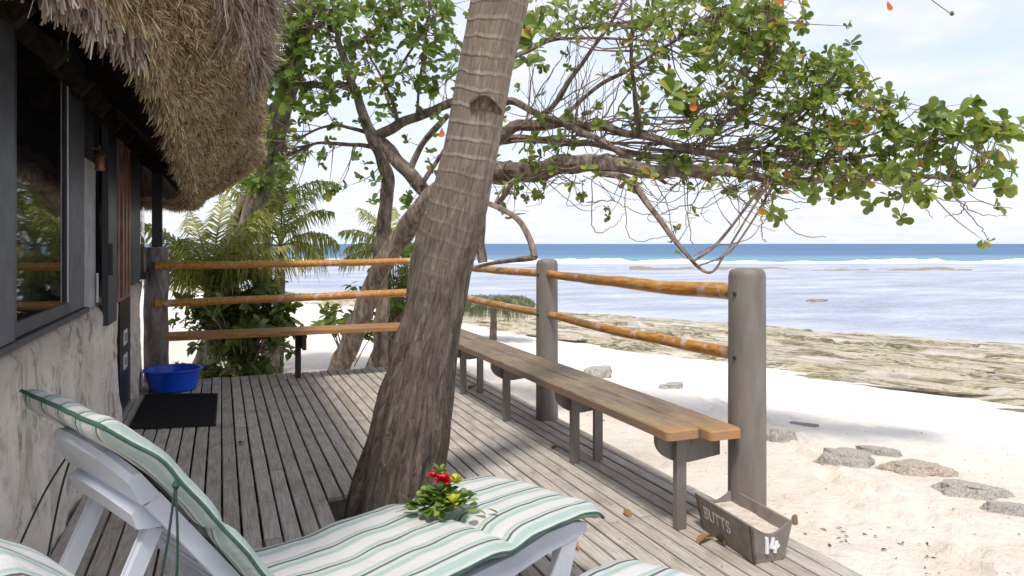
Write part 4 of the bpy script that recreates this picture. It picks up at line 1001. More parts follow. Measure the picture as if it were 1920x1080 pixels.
# dead crooked branch resting by the far post
db = thing('dead_branch', 'crooked bare grey branch arching down onto the top of the far railing post', 'branch', tuple(at(1003, 480, 6.9)))
b0 = Vector(db.location)
for pl in ([(885, 372, 7.4, .035), (925, 385, 7.2, .03), (968, 408, 7.0, .028), (992, 445, 6.9, .028), (1003, 482, 6.8, .03)], [(1004, 482, 6.8, .03), (975, 486, 7.0, .026), (925, 493, 7.2, .02), (880, 505, 7.4, .016)],
           [(960, 402, 7.05, .012), (985, 400, 7, .005)], [(925, 385, 7.2, .012), (945, 350, 7.3, .008), (965, 335, 7.4, .004)]):
    P = smooth_path([(*at(a[0], a[1], a[2]), a[3]) for a in pl], 22)
    MB().tube([Vector(q[:3])-b0 for q in P], [q[3] for q in P], 9, True, .3).build('limb', M('twig'), db, True)

# left-hand trees between hut and palm
tree('broadleaf_tree', 'forked broadleaf tree with slim grey stems between the hut and the palm trunk', 'tree',
 [[(716, 720, 10.6, .12), (716, 600, 10.6, .11), (718, 480, 10.6, .105), (722, 400, 10.5, .10), (726, 330, 10.4, .095), (708, 280, 10.3, .09), (696, 250, 10.2, .085)],
  [(830, 420, 9.9, .11), (800, 365, 9.9, .10), (768, 330, 9.9, .095), (735, 290, 10.0, .09), (700, 255, 10.1, .085)]],
 [[(700, 256, 10.1, .085), (682, 215, 10.1, .07), (662, 165, 10.1, .06), (645, 110, 10, .05), (630, 40, 10, .035), (620, -40, 10, .02)],
  [(700, 256, 10.1, .075), (740, 240, 9.9, .07), (790, 215, 9.8, .065), (850, 190, 9.6, .06), (900, 150, 9.5, .05)],
  [(660, 160, 10.1, .05), (600, 158, 10.3, .05), (550, 160, 10.4, .045), (500, 150, 10.5, .03)],
  [(765, 325, 9.9, .05), (790, 270, 9.8, .045), (840, 215, 9.6, .04)], [(790, 345, 9.8, .04), (820, 300, 9.7, .03), (850, 260, 9.6, .025)],
  [(700, 275, 10.2, .035), (650, 272, 10.3, .028), (600, 268, 10.4, .02), (540, 290, 10.5, .015)],
  [(690, 250, 10.2, .03), (620, 235, 10.3, .02), (560, 260, 10.4, .012)],
  [(750, 235, 9.9, .03), (735, 190, 9.9, .028), (725, 165, 9.8, .02), (690, 100, 9.8, .012)],
  [(720, 170, 9.9, .025), (760, 110, 9.7, .02), (800, 40, 9.6, .015), (810, -40, 9.6, .01)],
  [(640, 100, 10, .03), (700, 60, 9.9, .025), (760, 10, 9.8, .015)], [(780, 220, 9.8, .02), (790, 130, 9.7, .018), (800, 60, 9.6, .012)]],
 [(500, 20, 40, 25, 10.4, .5, 34, .16), (590, 20, 50, 28, 10.2, .6, 46, .17), (690, 12, 70, 24, 10, .6, 56, .17), (800, 20, 50, 30, 9.7, .6, 44, .17), (560, 70, 50, 35, 10.3, .6, 44, .17), (660, 75, 50, 35, 10, .6, 46, .17),
  (740, 80, 50, 38, 9.8, .6, 54, .17), (820, 90, 30, 45, 9.6, .5, 38, .17), (560, 150, 45, 40, 10.4, .5, 42, .17), (700, 135, 60, 26, 9.9, .5, 48, .17), (520, 110, 25, 40, 10.6, .5, 28, .18), (800, 150, 40, 22, 9.6, .4, 20, .16), (520, 200, 24, 40, 10.6, .5, 26, .18), (510, 290, 22, 40, 10.7, .5, 22, .18),
  (590, 215, 50, 30, 10.3, .4, 16, .15), (720, 205, 50, 20, 9.9, .4, 8, .14), (560, 285, 50, 25, 10.4, .4, 14, .15), (650, 285, 45, 25, 10.2, .4, 8, .13), (640, 355, 22, 8, 10, .2, 5, .17), (690, 340, 12, 10, 10, .2, 3, .18), (700, 370, 12, 6, 10, .2, 2, .15), (770, 370, 10, 10, 9.8, .2, 4, .18), (800, 300, 25, 30, 9.7, .3, 8, .13), (820, 250, 20, 20, 9.5, .3, 6, .15), (780, 170, 30, 15, 9.7, .3, 9, .15)],
 'almond', 'leafmid', seed=8, thin=.72, lsc=.82, leaf_n=(4, 7))
tree('leaning_tree', 'dark tree trunk leaning right beside the thatch with leafy crown above the roof edge', 'tree',
 [[(380, 700, 10.8, .17), (410, 600, 10.8, .165), (436, 500, 10.8, .16), (470, 410, 10.7, .15), (500, 320, 10.6, .145), (525, 230, 10.5, .14), (545, 150, 10.4, .135), (565, 70, 10.3, .12), (590, -20, 10.2, .10), (600, -110, 10.1, .08)],
  [(418, 560, 11, .08), (425, 470, 11, .08), (445, 400, 11, .07), (480, 350, 11, .05)]],
 [[(540, 170, 10.4, .06), (515, 130, 10.5, .04), (495, 90, 10.6, .02)], [(530, 215, 10.5, .04), (500, 200, 10.6, .03), (480, 180, 10.7, .015)], [(560, 90, 10.3, .04), (610, 40, 10.1, .03), (660, 10, 10, .02)]],
 [(495, 120, 22, 45, 10.7, .4, 34, .19), (500, 40, 40, 35, 10.5, .4, 40, .19), (540, 60, 35, 50, 10.1, .3, 40, .18), (500, 210, 16, 45, 10.7, .4, 26, .19), (490, 330, 18, 30, 10.8, .4, 18, .18), (550, 120, 30, 40, 10.0, .3, 20, .18), (455, 350, 18, 14, 10.9, .3, 10, .17)],
 'almond', 'leafmid', seed=12, thin=.8, lsc=.85)
for i, (pl, lab) in enumerate((([(742, 720, 10.9, .12), (752, 660, 10.9, .115), (775, 590, 10.8, .11), (812, 520, 10.7, .10), (850, 450, 10.5, .09)], 'short leaning trunk just left of the palm base behind the deck'),
                        ([(690, 705, 11.4, .09), (712, 650, 11.4, .08), (740, 610, 11.4, .07), (800, 560, 11.3, .06)], 'thin grey leaning trunk behind the other leaning trunks'))):
    t_ = thing('tree_trunk', lab, 'tree', tuple(at(*pl[0][:3]))); b0 = Vector(t_.location)
    P = smooth_path([(*at(a[0], a[1], a[2]), a[3]) for a in pl], 26)
    MB().tube([Vector(q[:3])-b0 for q in P], [q[3] for q in P], 14, True, .25).build('trunk', M('bark'), t_, True)

# shrub with drooping dark leaves behind the back bench
def shrub(name, label, cx, cy, z0, parts, stems, kind, mat, nobj=300, seed=1, leafn=(6, 10), up=.2, cat='shrub'):
    rr = random.Random(seed); t = thing(name, label, cat, (cx, cy, z0)); org = Vector((cx, cy, z0)); O, D_, U, L = [], [], [], []
    mb = MB()
    for (dx, dy, h_, sx, sz, n, ll) in parts:
        for _ in range(n):
            tip = Vector((dx+rr.gauss(0, sx), dy+rr.gauss(0, sx), h_+rr.gauss(0, sz)))
            if tip.z < .03: continue
            b = Vector((rr.gauss(0, .06), rr.gauss(0, .06), max(0, tip.z*.45-.15)))
            P = smooth_path([tuple(b), tuple(b.lerp(tip, .6)+Vector((0, 0, .08))), tuple(tip)], 5)
            mb.tube([Vector(p) for p in P], [.010, .009, .007, .006, .004, .002], 4, False)
            a = (tip-b).normalized()*.7+Vector((rr.gauss(0, .4), rr.gauss(0, .4), up+rr.gauss(0, .3))); a.normalize()
            x = a.orthogonal().normalized(); y = a.cross(x); ph = rr.uniform(0, 6)
            for q in range(rr.randint(*leafn)):
                g = ph+q*2.4; d = (x*math.cos(g)+y*math.sin(g))+a*rr.uniform(-.1, .7)+Vector((0, 0, -.25)); d.normalize()
                O.append(tuple(tip+org-a*rr.uniform(0, .5)*ll)); D_.append(tuple(d)); U.append(tuple(a)); L.append(ll*rr.uniform(.6, 1.1))
    o = mb.build('stems', M('twig'), t, True); o['kind'] = 'stuff'
    put_leaves(t, kind, O, D_, U, L, M(mat), nobj, org=org); return t
p = at(450, 690, 9.6); zt = tz(p.x, p.y)
shrub('leafy_shrub', 'dark green leafy shrub filling the gap behind the back bench', p.x, p.y, zt,
      [(0, 0, .55, .24, .2, 55, .17), (.1, 0, .95, .30, .18, 75, .17), (-.1, 0, 1.25, .26, .16, 50, .16), (.25, 0, 1.3, .18, .15, 32, .15), (-.35, 0, 1.0, .16, .12, 24, .16), (.45, 0, 1.05, .12, .12, 18, .16), (0, 0, .22, .2, .1, 22, .16), (.3, 0, 1.62, .1, .1, 10, .14)], 6, 'oval', 'leafdark', seed=5)
p = at(385, 700, 9.1)
shrub('variegated_shrub', 'low pale yellow-green shrub beside the blue tub', p.x, p.y, tz(p.x, p.y), [(0, 0, .35, .16, .12, 26, .13), (.3, .1, .3, .12, .08, 16, .12)], 4, 'oval', 'frond', seed=6)
p = at(650, 600, 11.5)
shrub('seedling', 'small seedling with pale round leaves on the sand behind the rails', p.x, p.y, tz(p.x, p.y), [(0, 0, .95, .28, .10, 16, .2), (-.3, 0, .8, .1, .1, 5, .2), (.3, 0, .75, .1, .1, 6, .2)], 3, 'almond', 'leaf', seed=9, cat='plant')
p = at(745, 560, 12)
shrub('round_bush', 'bushy green shrub between the leaning trunks and the palm', p.x, p.y, tz(p.x, p.y), [(0, 0, 1.5, .28, .25, 40, .17), (.1, 0, 1.0, .3, .2, 36, .17), (.1, 0, 2.1, .2, .2, 20, .17)], 3, 'oval', 'leafmid', seed=10)

# young coconut palms
def frond_mesh(length, curve, nl=34, lw=.045, ll=.42, seed=0, droop=.5):
    rr = random.Random(seed); pts = []; p = Vector((0, 0, 0)); ang = 0; st = length/16
    dirz = 1.0
    for i in range(17):
        t = i/16; a = curve[0]+(curve[1]-curve[0])*t**1.2; pts.append(p.copy()); p = p+Vector((math.cos(a), 0, math.sin(a)))*st
    V, Fq = [], []
    def quadstrip(P, side, w):
        o = len(V)
        for i, q in enumerate(P):
            ww = w*(1-.9*i/(len(P)-1)) if i else w*.5
            V.append(tuple(q-side*ww/2)); V.append(tuple(q+side*ww/2))
        for i in range(len(P)-1): Fq.append((o+2*i, o+2*i+1, o+2*i+3, o+2*i+2))
    for i in range(nl):
        t = .14+.86*i/nl; k = t*16; i0 = min(int(k), 15); q = pts[i0].lerp(pts[i0+1], k-i0); tg_ = (pts[i0+1]-pts[i0]).normalized()
        for s in (-1, 1):
            L = ll*math.sin(PI*min(1, .18+t*.80))**.7*rr.uniform(.85, 1.1)
            d = (Vector((0, s, 0))*.8+tg_*(.45+.3*t+rr.uniform(-.15, .2))+Vector((0, 0, rr.uniform(-.45, .2)))).normalized()
            m1 = q+d*L*.5; m2 = q+d*L*.85+Vector((rr.uniform(-.05, .05), rr.uniform(-.05, .05), -droop*L*rr.uniform(.7, 1.9)))
            quadstrip([q, m1, m2], tg_.cross(d).cross(d).normalized()*1.0 if False else tg_, lw)
    return pts, V, Fq
def palm_plant(label, u, v, D, hgt, fronds, mat='frond', trunk_r=.09, name='young_palm', bend=(0, 0)):
    base = at(u, v, D); base.z = tz(base.x, base.y)
    t = thing(name, label, 'palm tree', tuple(base)); top = Vector((bend[0], bend[1], hgt))
    if hgt > .3:
        P = smooth_path([(0, 0, -.1), (top.x*.3, top.y*.3, hgt*.5), tuple(top)], 18)
        MB().tube([Vector(q) for q in P], [trunk_r*(1.15-.3*i/18)*(1+.06*(i % 2)) for i in range(19)], 12, True, .15).build('trunk', M('bark'), t, True)
    for k, (az, a0, a1, L, dr) in enumerate(fronds):
        pts, V, Fq = frond_mesh(L, (a0, a1), seed=k+int(u), ll=.30*L/1.5+.12, droop=dr, nl=int(26+16*L))
        o = link('frond', np_mesh('frond', np.array(V), np.array(Fq), M(mat)), t); o.location = top; o.rotation_euler = (0, 0, az)
        MB().tube(pts, [.016*(1-.8*i/16) for i in range(17)], 5, False).build('midrib', M(mat), o, True)
    return t
R = math.radians
def azs(screen_deg):   # direction on screen (0 = right) -> world azimuth for a frond facing across the view
    return R(screen_deg)-TH
palm_plant('young coconut palm with drooping brownish fronds behind the top rail', 520, 640, 11.6, 2.02, [
  (azs(0), 1.25, -.35, 1.15, .6), (azs(8), .75, -.95, 1.05, .9), (azs(-25), .4, -1.2, 1.0, .9), (azs(180), .9, -.9, 1.1, .7), (azs(160), 1.3, -.1, 1.3, .5), (azs(60), 1.3, .3, 1.4, .5), (azs(250), 1.2, -.2, 1.2, .6), (azs(100), 1.4, .9, 1.5, .4), (azs(190), .3, -1.2, .9, .8)], bend=(.05, 0))
palm_plant('bushy yellow-green palm fronds behind the far corner of the hut', 395, 680, 9.7, 1.30, [(azs(15), .9, -.5, 1.5, .5), (azs(175), 1.2, .1, 1.6, .5), (azs(-35), .9, -.4, 1.5, .5), (azs(215), .9, -.2, 1.5, .5), (azs(60), 1.3, .2, 1.6, .4), (azs(320), 1.2, -.1, 1.5, .5), (azs(345), 1.35, .4, 1.5, .4), 
  (azs(10), 1.0, .0, 1.3, .4), (azs(170), 1.1, .3, 1.4, .4), (azs(150), .8, -.3, 1.3, .4), (azs(40), 1.3, .6, 1.4, .4), (azs(200), .7, -.3, 1.2, .4), (azs(-20), .8, -.3, 1.1, .4), (azs(90), 1.4, 1.0, 1.5, .3), (azs(270), 1.2, .1, 1.2, .4), (azs(230), 1.0, .1, 1.2, .4), (azs(130), 1.2, .5, 1.5, .4), (azs(300), 1.0, 0, 1.1, .4)], trunk_r=.07)
palm_plant('small dark palm crown half hidden behind the leaning trunk', 728, 650, 12.5, 2.0, [
  (azs(180), 1.0, -.4, 1.0, .5), (azs(160), .6, -.7, .95, .5), (azs(200), .3, -.9, .9, .6), (azs(20), 1.0, .0, 1.1, .5), (azs(0), .5, -.5, 1.1, .5), (azs(90), 1.3, .6, 1.0, .4), (azs(150), 1.3, .3, 1.1, .4), (azs(270), 1.0, 0, 1, .5)], trunk_r=.06)
palm_plant('low grey-green coastal bush drooping over the sand right of the palm trunk', 925, 605, 21, .95, [
  (azs(a), .7+.35*math.sin(a), -.75, 1.35, .9) for a in range(0, 360, 22)], mat='frondgrey', name='coastal_bush', trunk_r=.1)['category'] = 'bush'
palm_plant('tall bright green palm fronds rising behind the leaning tree', 500, 640, 11.9, 2.35, [(azs(95), 1.5, 1.2, 1.9, .3), (azs(60), 1.5, .9, 1.8, .4), (azs(120), 1.45, .9, 1.7, .4), (azs(0), 1.2, -.3, 1.5, .5), 
  (azs(80), 1.45, 1.1, 1.7, .25), (azs(170), 1.3, .5, 1.6, .3), (azs(20), 1.35, .7, 1.5, .3), (azs(200), 1.1, -.1, 1.5, .4), (azs(270), 1.3, .6, 1.3, .3)], trunk_r=.08)

# a few leaves hanging into the top of the picture
sp = thing('overhanging_twig', 'thin overhanging twig with a bud at the upper right edge of the sky', 'twig', tuple(at(1745, -5, 4.2))); b0 = Vector(sp.location)
P = smooth_path([(*at(a, b, 4.2),) for a, b in ((1735, -10), (1755, 6), (1772, 18), (1785, 27))], 10)
MB().tube([Vector(q)-b0 for q in P], .003, 6).build('stem', M('twig'), sp, True)
bb_ = MB().lathe([(.002, 0), (.012, .008), (.010, .02), (.002, .03)], 8, tuple(at(1785, 30, 4.2)-b0)); bb_.build('bud', M('leafdark'), sp, True)
for (u, v, D, l, dd_, lab, dark) in ((1664, 12, 4.0, .055, (.5, 0, -.9), 'orange-red leaf hanging alone at the top of the sky', 0), (1299, 194, 7.1, .13, (.05, 0, -1), 'bright orange leaf among the green leaves over the railing', 0),
                                (1440, 2, 6.5, .22, (1, 0, -.02), 'reddish leaf at the top edge of the almond tree', 0), (828, 250, 9, .12, (0, 0, -1), 'small red flower bud just left of the palm trunk', 0)):
    V, Fc = LT['almond']; o = link('single_leaf', np_mesh('single_leaf', V, Fc, M('red'), True))
    d = Vector(dd_).normalized(); y = Vector((ST, CT, 0)).cross(d).normalized() if abs(d.z) > .5 else Vector((0, 0, 1)); z = d.cross(y).normalized(); y = z.cross(d)
    m = Matrix.Identity(4)
    for r_ in range(3): m[r_][0], m[r_][1], m[r_][2], m[r_][3] = d[r_]*l, y[r_]*l, z[r_]*l, 0
    m.translation = at(u, v-10, D); o.matrix_world = m; tag(o, lab, 'leaf')

# ------------------------------------------------------------ sun loungers
def ribbon_cushion(path, width, thick, y0, seg_w=26, sag=.0, seams=(), name='cushion'):
    """closed pad swept along a side profile (x, z); y from y0 to y0-width"""
    P = np.array(path); n = len(P); T = np.gradient(P, axis=0); T /= np.linalg.norm(T, axis=1)[:, None]; N = np.stack([-T[:, 1], T[:, 0]], -1)
    if N[0, 1] < 0: N = -N
    arc_ = np.concatenate([[0], np.cumsum(np.linalg.norm(np.diff(P, axis=0), axis=1))])
    per = []; m = seg_w
    for k in range(m): per.append((k/(m-1), 1))
    for k in range(m): per.append((1-k/(m-1), -1))
    V = np.zeros((n, 2*m+1, 3)); UV = np.zeros((n, 2*m+1, 2))
    for i in range(n):
        a = arc_[i]; dip = 0
        for s in seams: dip += math.exp(-((a-s)/.022)**2)
        endf = min(1, min(a, arc_[-1]-a)/.03)**.5 if 0 < i < n-1 else .12
        for k in range(2*m+1):
            f, s = per[k % (2*m)]
            edge = min(1, min(f, 1-f)*width/.035)**.55
            th = thick/2*max(.10, edge)*(1-.62*dip)*max(.12, endf)
            th *= 1+.22*noise.noise(Vector((a*5, f*4, s)))
            puff = .006*noise.noise(Vector((a*9, f*7, 4)))
            yy = y0-width*f + .006*noise.noise(Vector((a*6, 0, 1 if f < .5 else 5)))
            q = P[i]+N[i]*(th*s+puff+sag*(-(1-(2*f-1)**2)))
            V[i, k] = (q[0], yy, q[1]); UV[i, k] = (f*width+.03, a)
    return V, UV, P, N, arc_
def lounger(label, loc, rz, alpha=55, blen=.83, with_back=True, seed=0):
    t = thing('sun_lounger', label, 'sun lounger', loc, rz, group='white sun loungers with striped cushions')
    W_ = .60; L = 1.34; al = R(alpha); zr = .345
    # frame: two shaped side rails with legs, slats
    for s, y in ((0, -.015), (1, -W_-.0)):
        yy0, yy1 = (y-.05, y) if s == 0 else (y, y+.05)
        mb = MB()
        top = [(0.03, zr-.012), (.12, zr+.012), (.30, zr+.02), (.50, zr-.003), (.8, zr), (L+.10, zr), (L+.65, zr)]
        bot = [(L+.65, zr-.075), (L+.0, zr-.075), (.8, zr-.075), (.50, zr-.08), (.30, zr-.06), (.16, zr-.058), (.03, zr-.052)]
        ol = top+bot; m = len(ol); vs = [(x, yy0, z) for x, z in ol]+[(x, yy1, z) for x, z in ol]
        fs = [(k, (k+1) % m, (k+1) % m+m, k+m) for k in range(m)]
        for k in range(6): fs += [(k, m-1-k, m-2-k, k+1), (k+m, k+1+m, m-2-k+m, m-1-k+m)]
        mb.add(vs, fs); mb.build('side_rail', M('resin'), t)
        for xl, dx in ((.10, .10), (L+.25, -.05)):
            lg = MB(); a = [(xl-.015, zr-.045), (xl+.095, zr-.045), (xl+.06+dx, .0), (xl+.0+dx, .0)]
            vs = [(x, yy0+.003, z) for x, z in a]+[(x, yy1-.003, z) for x, z in a]
            lg.add(vs, [(0, 1, 2, 3), (7, 6, 5, 4), (0, 4, 5, 1), (1, 5, 6, 2), (2, 6, 7, 3), (3, 7, 4, 0)])
            # recessed channel seen from the outside: a raised rim on the outer face
            q = yy1-.003 if s == 0 else yy0+.003; o_ = .006 if s == 0 else -.006
            lg.box(min(a[0][0], a[3][0])+.0, min(q, q+o_), .02, min(a[0][0], a[3][0])+.012, max(q, q+o_), .04)
            lg.build('leg', M('resin'), t)
    for xs in (.06, L+.55):
        MB().box(xs, -W_+.05, zr-.065, xs+.05, -.065, zr-.012, .004).build('cross_bar', M('resin'), t)
    for k in range(12):
        xx = .14+k*.098; zz_ = zr-.012+(.02 if .2 < xx < .35 else 0)
        MB().box(xx, -W_+.045, zz_-.018, xx+.07, -.062, zz_, .003).build('slat', M('resin'), t)
    # seat cushion
    path = smooth_path([(-.06, zr-.012), (-.01, zr+.024), (.09, zr+.040), (.25, zr+.050), (.40, zr+.050), (.515, zr+.036), (.62, zr+.048), (.85, zr+.05), (1.05, zr+.04), (L-.03, zr+.055)], 74)
    V, UV, P, N, ar = ribbon_cushion(path, .64, .062, .01, seams=(.575,))
    cu = thing_part('cushion', grid_mesh('cushion', V, M('cushion'), UV), t)
    bead(cu, V)
    if with_back:
        hx, hz = L+.0, zr+.01; c, s_ = math.cos(al), math.sin(al)
        def bp(d, off): return (hx+c*d-s_*off, hz+s_*d+c*off)   # along the back, off>0 = sitter's side... facing up/foot
        # profile of backrest shell (behind the cushion): rear side is (+x, lower)
        bl = blen-.10
        mb = MB()
        shell = []
        def barback(d0, d1, o0, o1, y0, y1, nm, bev=.004):
            a, b, c2, d2 = bp(d0, o0), bp(d1, o0), bp(d1, o1), bp(d0, o1)
            q = MB(); vs = [(x, y0, z) for x, z in (a, b, c2, d2)]+[(x, y1, z) for x, z in (a, b, c2, d2)]
            q.add(vs, [(3, 2, 1, 0), (4, 5, 6, 7), (0, 1, 5, 4), (1, 2, 6, 5), (2, 3, 7, 6), (3, 0, 4, 7)]); return q.build(nm, M('resin'), t)
        barback(-.02, bl-.06, -.045, -.002, -.105, -.07, 'back_rail'); barback(-.02, bl-.06, -.045, -.002, -W_-.0, -W_+.035, 'back_rail')
        # curved head board: rounded bar
        for d0, d1, th_ in ((bl-.058, bl+.05, .038),):
            q = MB(); n = 20
            vs = []
            for k in range(n+1):
                f = k/n; y = -.065-(W_-.06)*f; bow = .035*(1-(2*f-1)**2); dr_ = .035*(abs(2*f-1)**5)
                for d_, o_ in ((d0, -.004), (d1-dr_+bow, -.004), (d1+.012-dr_+bow, -.02), (d1-dr_+bow, -th_), (d0+.01, -th_-.012), (d0, -th_+.01)):
                    x, z = bp(d_, o_); vs.append((x, y, z))
            fs = [(k*6+a, k*6+(a+1) % 6, (k+1)*6+(a+1) % 6, (k+1)*6+a) for k in range(n) for a in range(6)]
            fs += [tuple(range(6))[::-1], tuple(n*6+a for a in range(6))]
            q.add(vs, fs); q.build('headboard', M('resin'), t, True)
        q = MB(); n = 16; vs = []
        for k in range(n+1):          # second, lower curved rib
            f = k/n; y = -.11-(W_-.15)*f; bow = .03*(1-(2*f-1)**2)
            for d_, o_ in ((bl-.16, -.012), (bl-.066+bow*.4, -.012), (bl-.07+bow, -.075), (bl-.11+bow*.5, -.088), (bl-.15, -.05)):
                x, z = bp(d_, o_); vs.append((x, y, z))
        fs = [(k*5+a, k*5+(a+1) % 5, (k+1)*5+(a+1) % 5, (k+1)*5+a) for k in range(n) for a in range(5)]+[tuple(range(5))[::-1], tuple(n*5+a for a in range(5))]
        q.add(vs, fs); q.build('back_rib', M('resin'), t, True)
        for k in range(7):
            d0 = .02+k*.078
            if d0+.055 > bl-.17: break
            barback(d0, d0+.055, -.028, -.010, -W_+.036, -.106, 'back_slat')
        # support bars from the shell down to the frame
        for y in (-.15, -W_+.09):
            x0, z0 = bp(bl-.155, -.055); x1, z1 = hx+.60, zr-.02
            q = MB(); q.beam((x0, y, z0), (x1, y, z1), .022, .026); q.beam((x0, y-.015, z0+.0), (x1, y-.015, z1), .007, .038); q.beam((x0, y+.015, z0), (x1, y+.015, z1), .007, .038)
            q.build('support_bar', M('resin'), t)
        x1 = hx+.60; MB().beam((x1, -.05, zr-.02), (x1, -W_+.05, zr-.02), .03, .03).build('support_foot', M('resin'), t)
        pth = [bp(-.02, .05), bp(.06, .022), bp(.2, .026), bp(.4, .030), bp(.6, .034), bp(bl-.05, .034), bp(bl+.05, .03), bp(blen+.01, .018), bp(blen+.09, -.004)]
        pb = smooth_path(pth, 64)
        V, UV, P, N, ar = ribbon_cushion(pb[::-1], .64, .055, .01, seams=(.42,))
        V = V[::-1].copy(); UV = UV[::-1].copy()
        cb = thing_part('back_cushion', grid_mesh('back_cushion', V, M('cushion'), UV), t); bead(cb, V, True)
        # tie cords
        q = MB(); x0, z0 = bp(bl-.03, .02)
        for y in (.018,):
            for (dx, dy, dz) in ((.10, .0, -.47), (.015, .012, -.40)):
                pts = [(x0, y, z0), (x0+dx*.35, y+.01+dy, z0+dz*.4), (x0+dx, y+dy, z0+dz)]
                q = MB().tube([Vector(a) for a in smooth_path(pts, 12)], .0032, 5); q.build('tie_cord', M('cord'), t, True)
            MB().lathe([(.003, -.012), (.010, 0), (.003, .012)], 8, (x0, y+.002, z0)).build('knot', M('cord'), t, True)
        for (dx, dy, dz) in ((.20, .03, -.44), (.08, .02, -.40)):
            y = -.66; pts = [(x0, y, z0-.02), (x0+dx*.4, y-.01-dy, z0+dz*.4), (x0+dx, y-dy, z0+dz)]
            MB().tube([Vector(a) for a in smooth_path(pts, 12)], .0032, 5).build('tie_cord', M('cord'), t, True)
    return t
def thing_part(name, me, parent): return link(name, me, parent)
def bead(cu, V, back=False):
    n, m2 = V.shape[:2]; m = (m2-1)//2
    e0 = [(Vector(V[i, 0])+Vector(V[i, 2*m-1]))/2 for i in range(0, n, 2)]; e1 = [(Vector(V[i, m-1])+Vector(V[i, m]))/2 for i in range(0, n, 2)]
    c0 = [(Vector(V[0, k])+Vector(V[0, 2*m-1-k]))/2 for k in range(0, m, 2)]; c1 = [(Vector(V[n-1, k])+Vector(V[n-1, 2*m-1-k]))/2 for k in range(0, m, 2)]
    q = MB(); q.tube(e0, .0055, 6); q.tube(e1, .0055, 6); q.tube(c0, .0055, 6); q.tube(c1, .0055, 6)
    q.build('piping', M('piping'), cu, True)

def cam2w(xc, D): return Vector((xc*CT+D*ST, -xc*ST+D*CT, 0))
aw = cam2w(-.664, -.748); rz = math.atan2(aw.y, aw.x)
foot = cam2w(.345, 3.03)
lounger('white sun lounger with raised back and striped cushion carrying the flowers', tuple(foot), rz, 53)
sec = foot+cam2w(.50, -.90)
lounger('second striped sun lounger, cut off by the bottom edge of the photo', tuple(sec), rz, 51)

# flowers on the cushion
fp = at(826, 962, 2.86); fz = .345+.105
fl = thing('flower_posy', 'small posy of red and yellow flowers lying on the striped cushion', 'flowers', (fp.x, fp.y, fz)); rr = random.Random(4)
O, D_, U, L = [], [], [], []
for _ in range(280):
    a = rr.uniform(0, 2*PI); r_ = abs(rr.gauss(0, .048)); p = Vector((fp.x, fp.y, fz))+cam2w(math.cos(a)*r_*1.2, math.sin(a)*r_*.7)+Vector((0, 0, max(.0, .07-r_*.6)*rr.random()**.5+rr.uniform(-.002, .012)))
    d = cam2w(math.cos(a), math.sin(a)*.8)+Vector((0, 0, rr.uniform(-.3, .7))); O.append(tuple(p)); D_.append(tuple(d)); U.append((rr.gauss(0, .4), rr.gauss(0, .4), 1)); L.append(rr.uniform(.030, .055))
put_leaves(fl, 'almond', O, D_, U, L, M('posy'), 280, org=(fp.x, fp.y, fz))
def bloom(dx, dy, dz, r_, mat, n, seed, nm='bloom'):
    rr = random.Random(seed); V, Fc = LT['almond']; O, D_, U, L = [], [], [], []
    for q in range(n):
        a = q*2.4; el = .15+1.1*q/n; d = Vector((math.cos(a)*math.cos(el), math.sin(a)*math.cos(el), math.sin(el)))
        O.append((0, 0, 0)); D_.append(tuple(d)); U.append((-d.x, -d.y, 1)); L.append(r_*rr.uniform(.8, 1.1))
    o = link(nm, leaves_mesh(nm, 'almond', np.array(O, float), leaf_basis(np.array(D_), np.array(U)), np.array(L), M(mat)), fl); o.location = cam2w(dx, dy)+Vector((0, 0, dz))
bloom(.012, -.005, .105, .040, 'petalred', 22, 1, 'red_bloom'); bloom(-.032, .02, .115, .030, 'petalred', 14, 2, 'red_bloom'); bloom(.055, .03, .09, .042, 'petalyellow', 14, 3, 'yellow_bloom'); bloom(.055, -.06, .04, .042, 'petalyellow', 12, 4, 'yellow_bloom'); bloom(-.055, .0, .055, .014, 'petalred', 8, 5, 'red_bloom'); bloom(-.01, .05, .125, .042, 'posy', 10, 6, 'green_bloom')
q = MB()
for k in range(7):
    a = 2.7+k*.12; s0 = cam2w(-.02, 0)+Vector((0, 0, .02)); e = cam2w(-.17+.015*k, -.05+.012*k)+Vector((0, 0, .002)); q.tube([s0, s0.lerp(e, .5)+Vector((0, 0, .01)), e], .0018, 5)
q.build('stalks', M('twig'), fl)

# ------------------------------------------------------------ planter box with BUTTS lettering
G0 = ground(1414, 1057); Gr = ground(1463, 1041); Gl = ground(1317, 991)
ex = (G0-Gl).normalized(); wv_ = (Gr-G0); ey = wv_-ex*wv_.dot(ex); ey = ey.normalized()
BL, BW, BH = .44, .165, .185
bxr = thing('sand_box', 'small taupe wooden box of sand lettered BUTTS beside the near railing post', 'box', tuple(Gl), math.atan2(ex.y, ex.x), None)
fle, flw = .018, .035; tb = .014
def P3_(x, y, z): return Vector((x, y, z))
def wallp(a, b, c, d, n, nm, extra_top=None):     # a,b bottom ; c,d top
    inn = Vector(n)*tb; mb = MB(); ring = [Vector(a), Vector(b), Vector(c)]+([Vector(e) for e in extra_top] if extra_top else [])+[Vector(d)]
    m = len(ring); vs = ring+[p+inn for p in ring]
    fs = [tuple(range(m)), tuple(reversed(range(m, 2*m)))]+[(k+m, (k+1) % m+m, (k+1) % m, k) for k in range(m)]
    mb.add(vs, fs); return mb.build(nm, M('boxpaint'), bxr)
b00, b10, b11, b01 = (0, 0, 0), (BL, 0, 0), (BL, BW, 0), (0, BW, 0)
t00, t10, t11, t01 = (-fle, -flw, BH), (BL+fle, -flw, BH), (BL+fle, BW+flw, BH+.0), (-fle, BW+flw, BH)
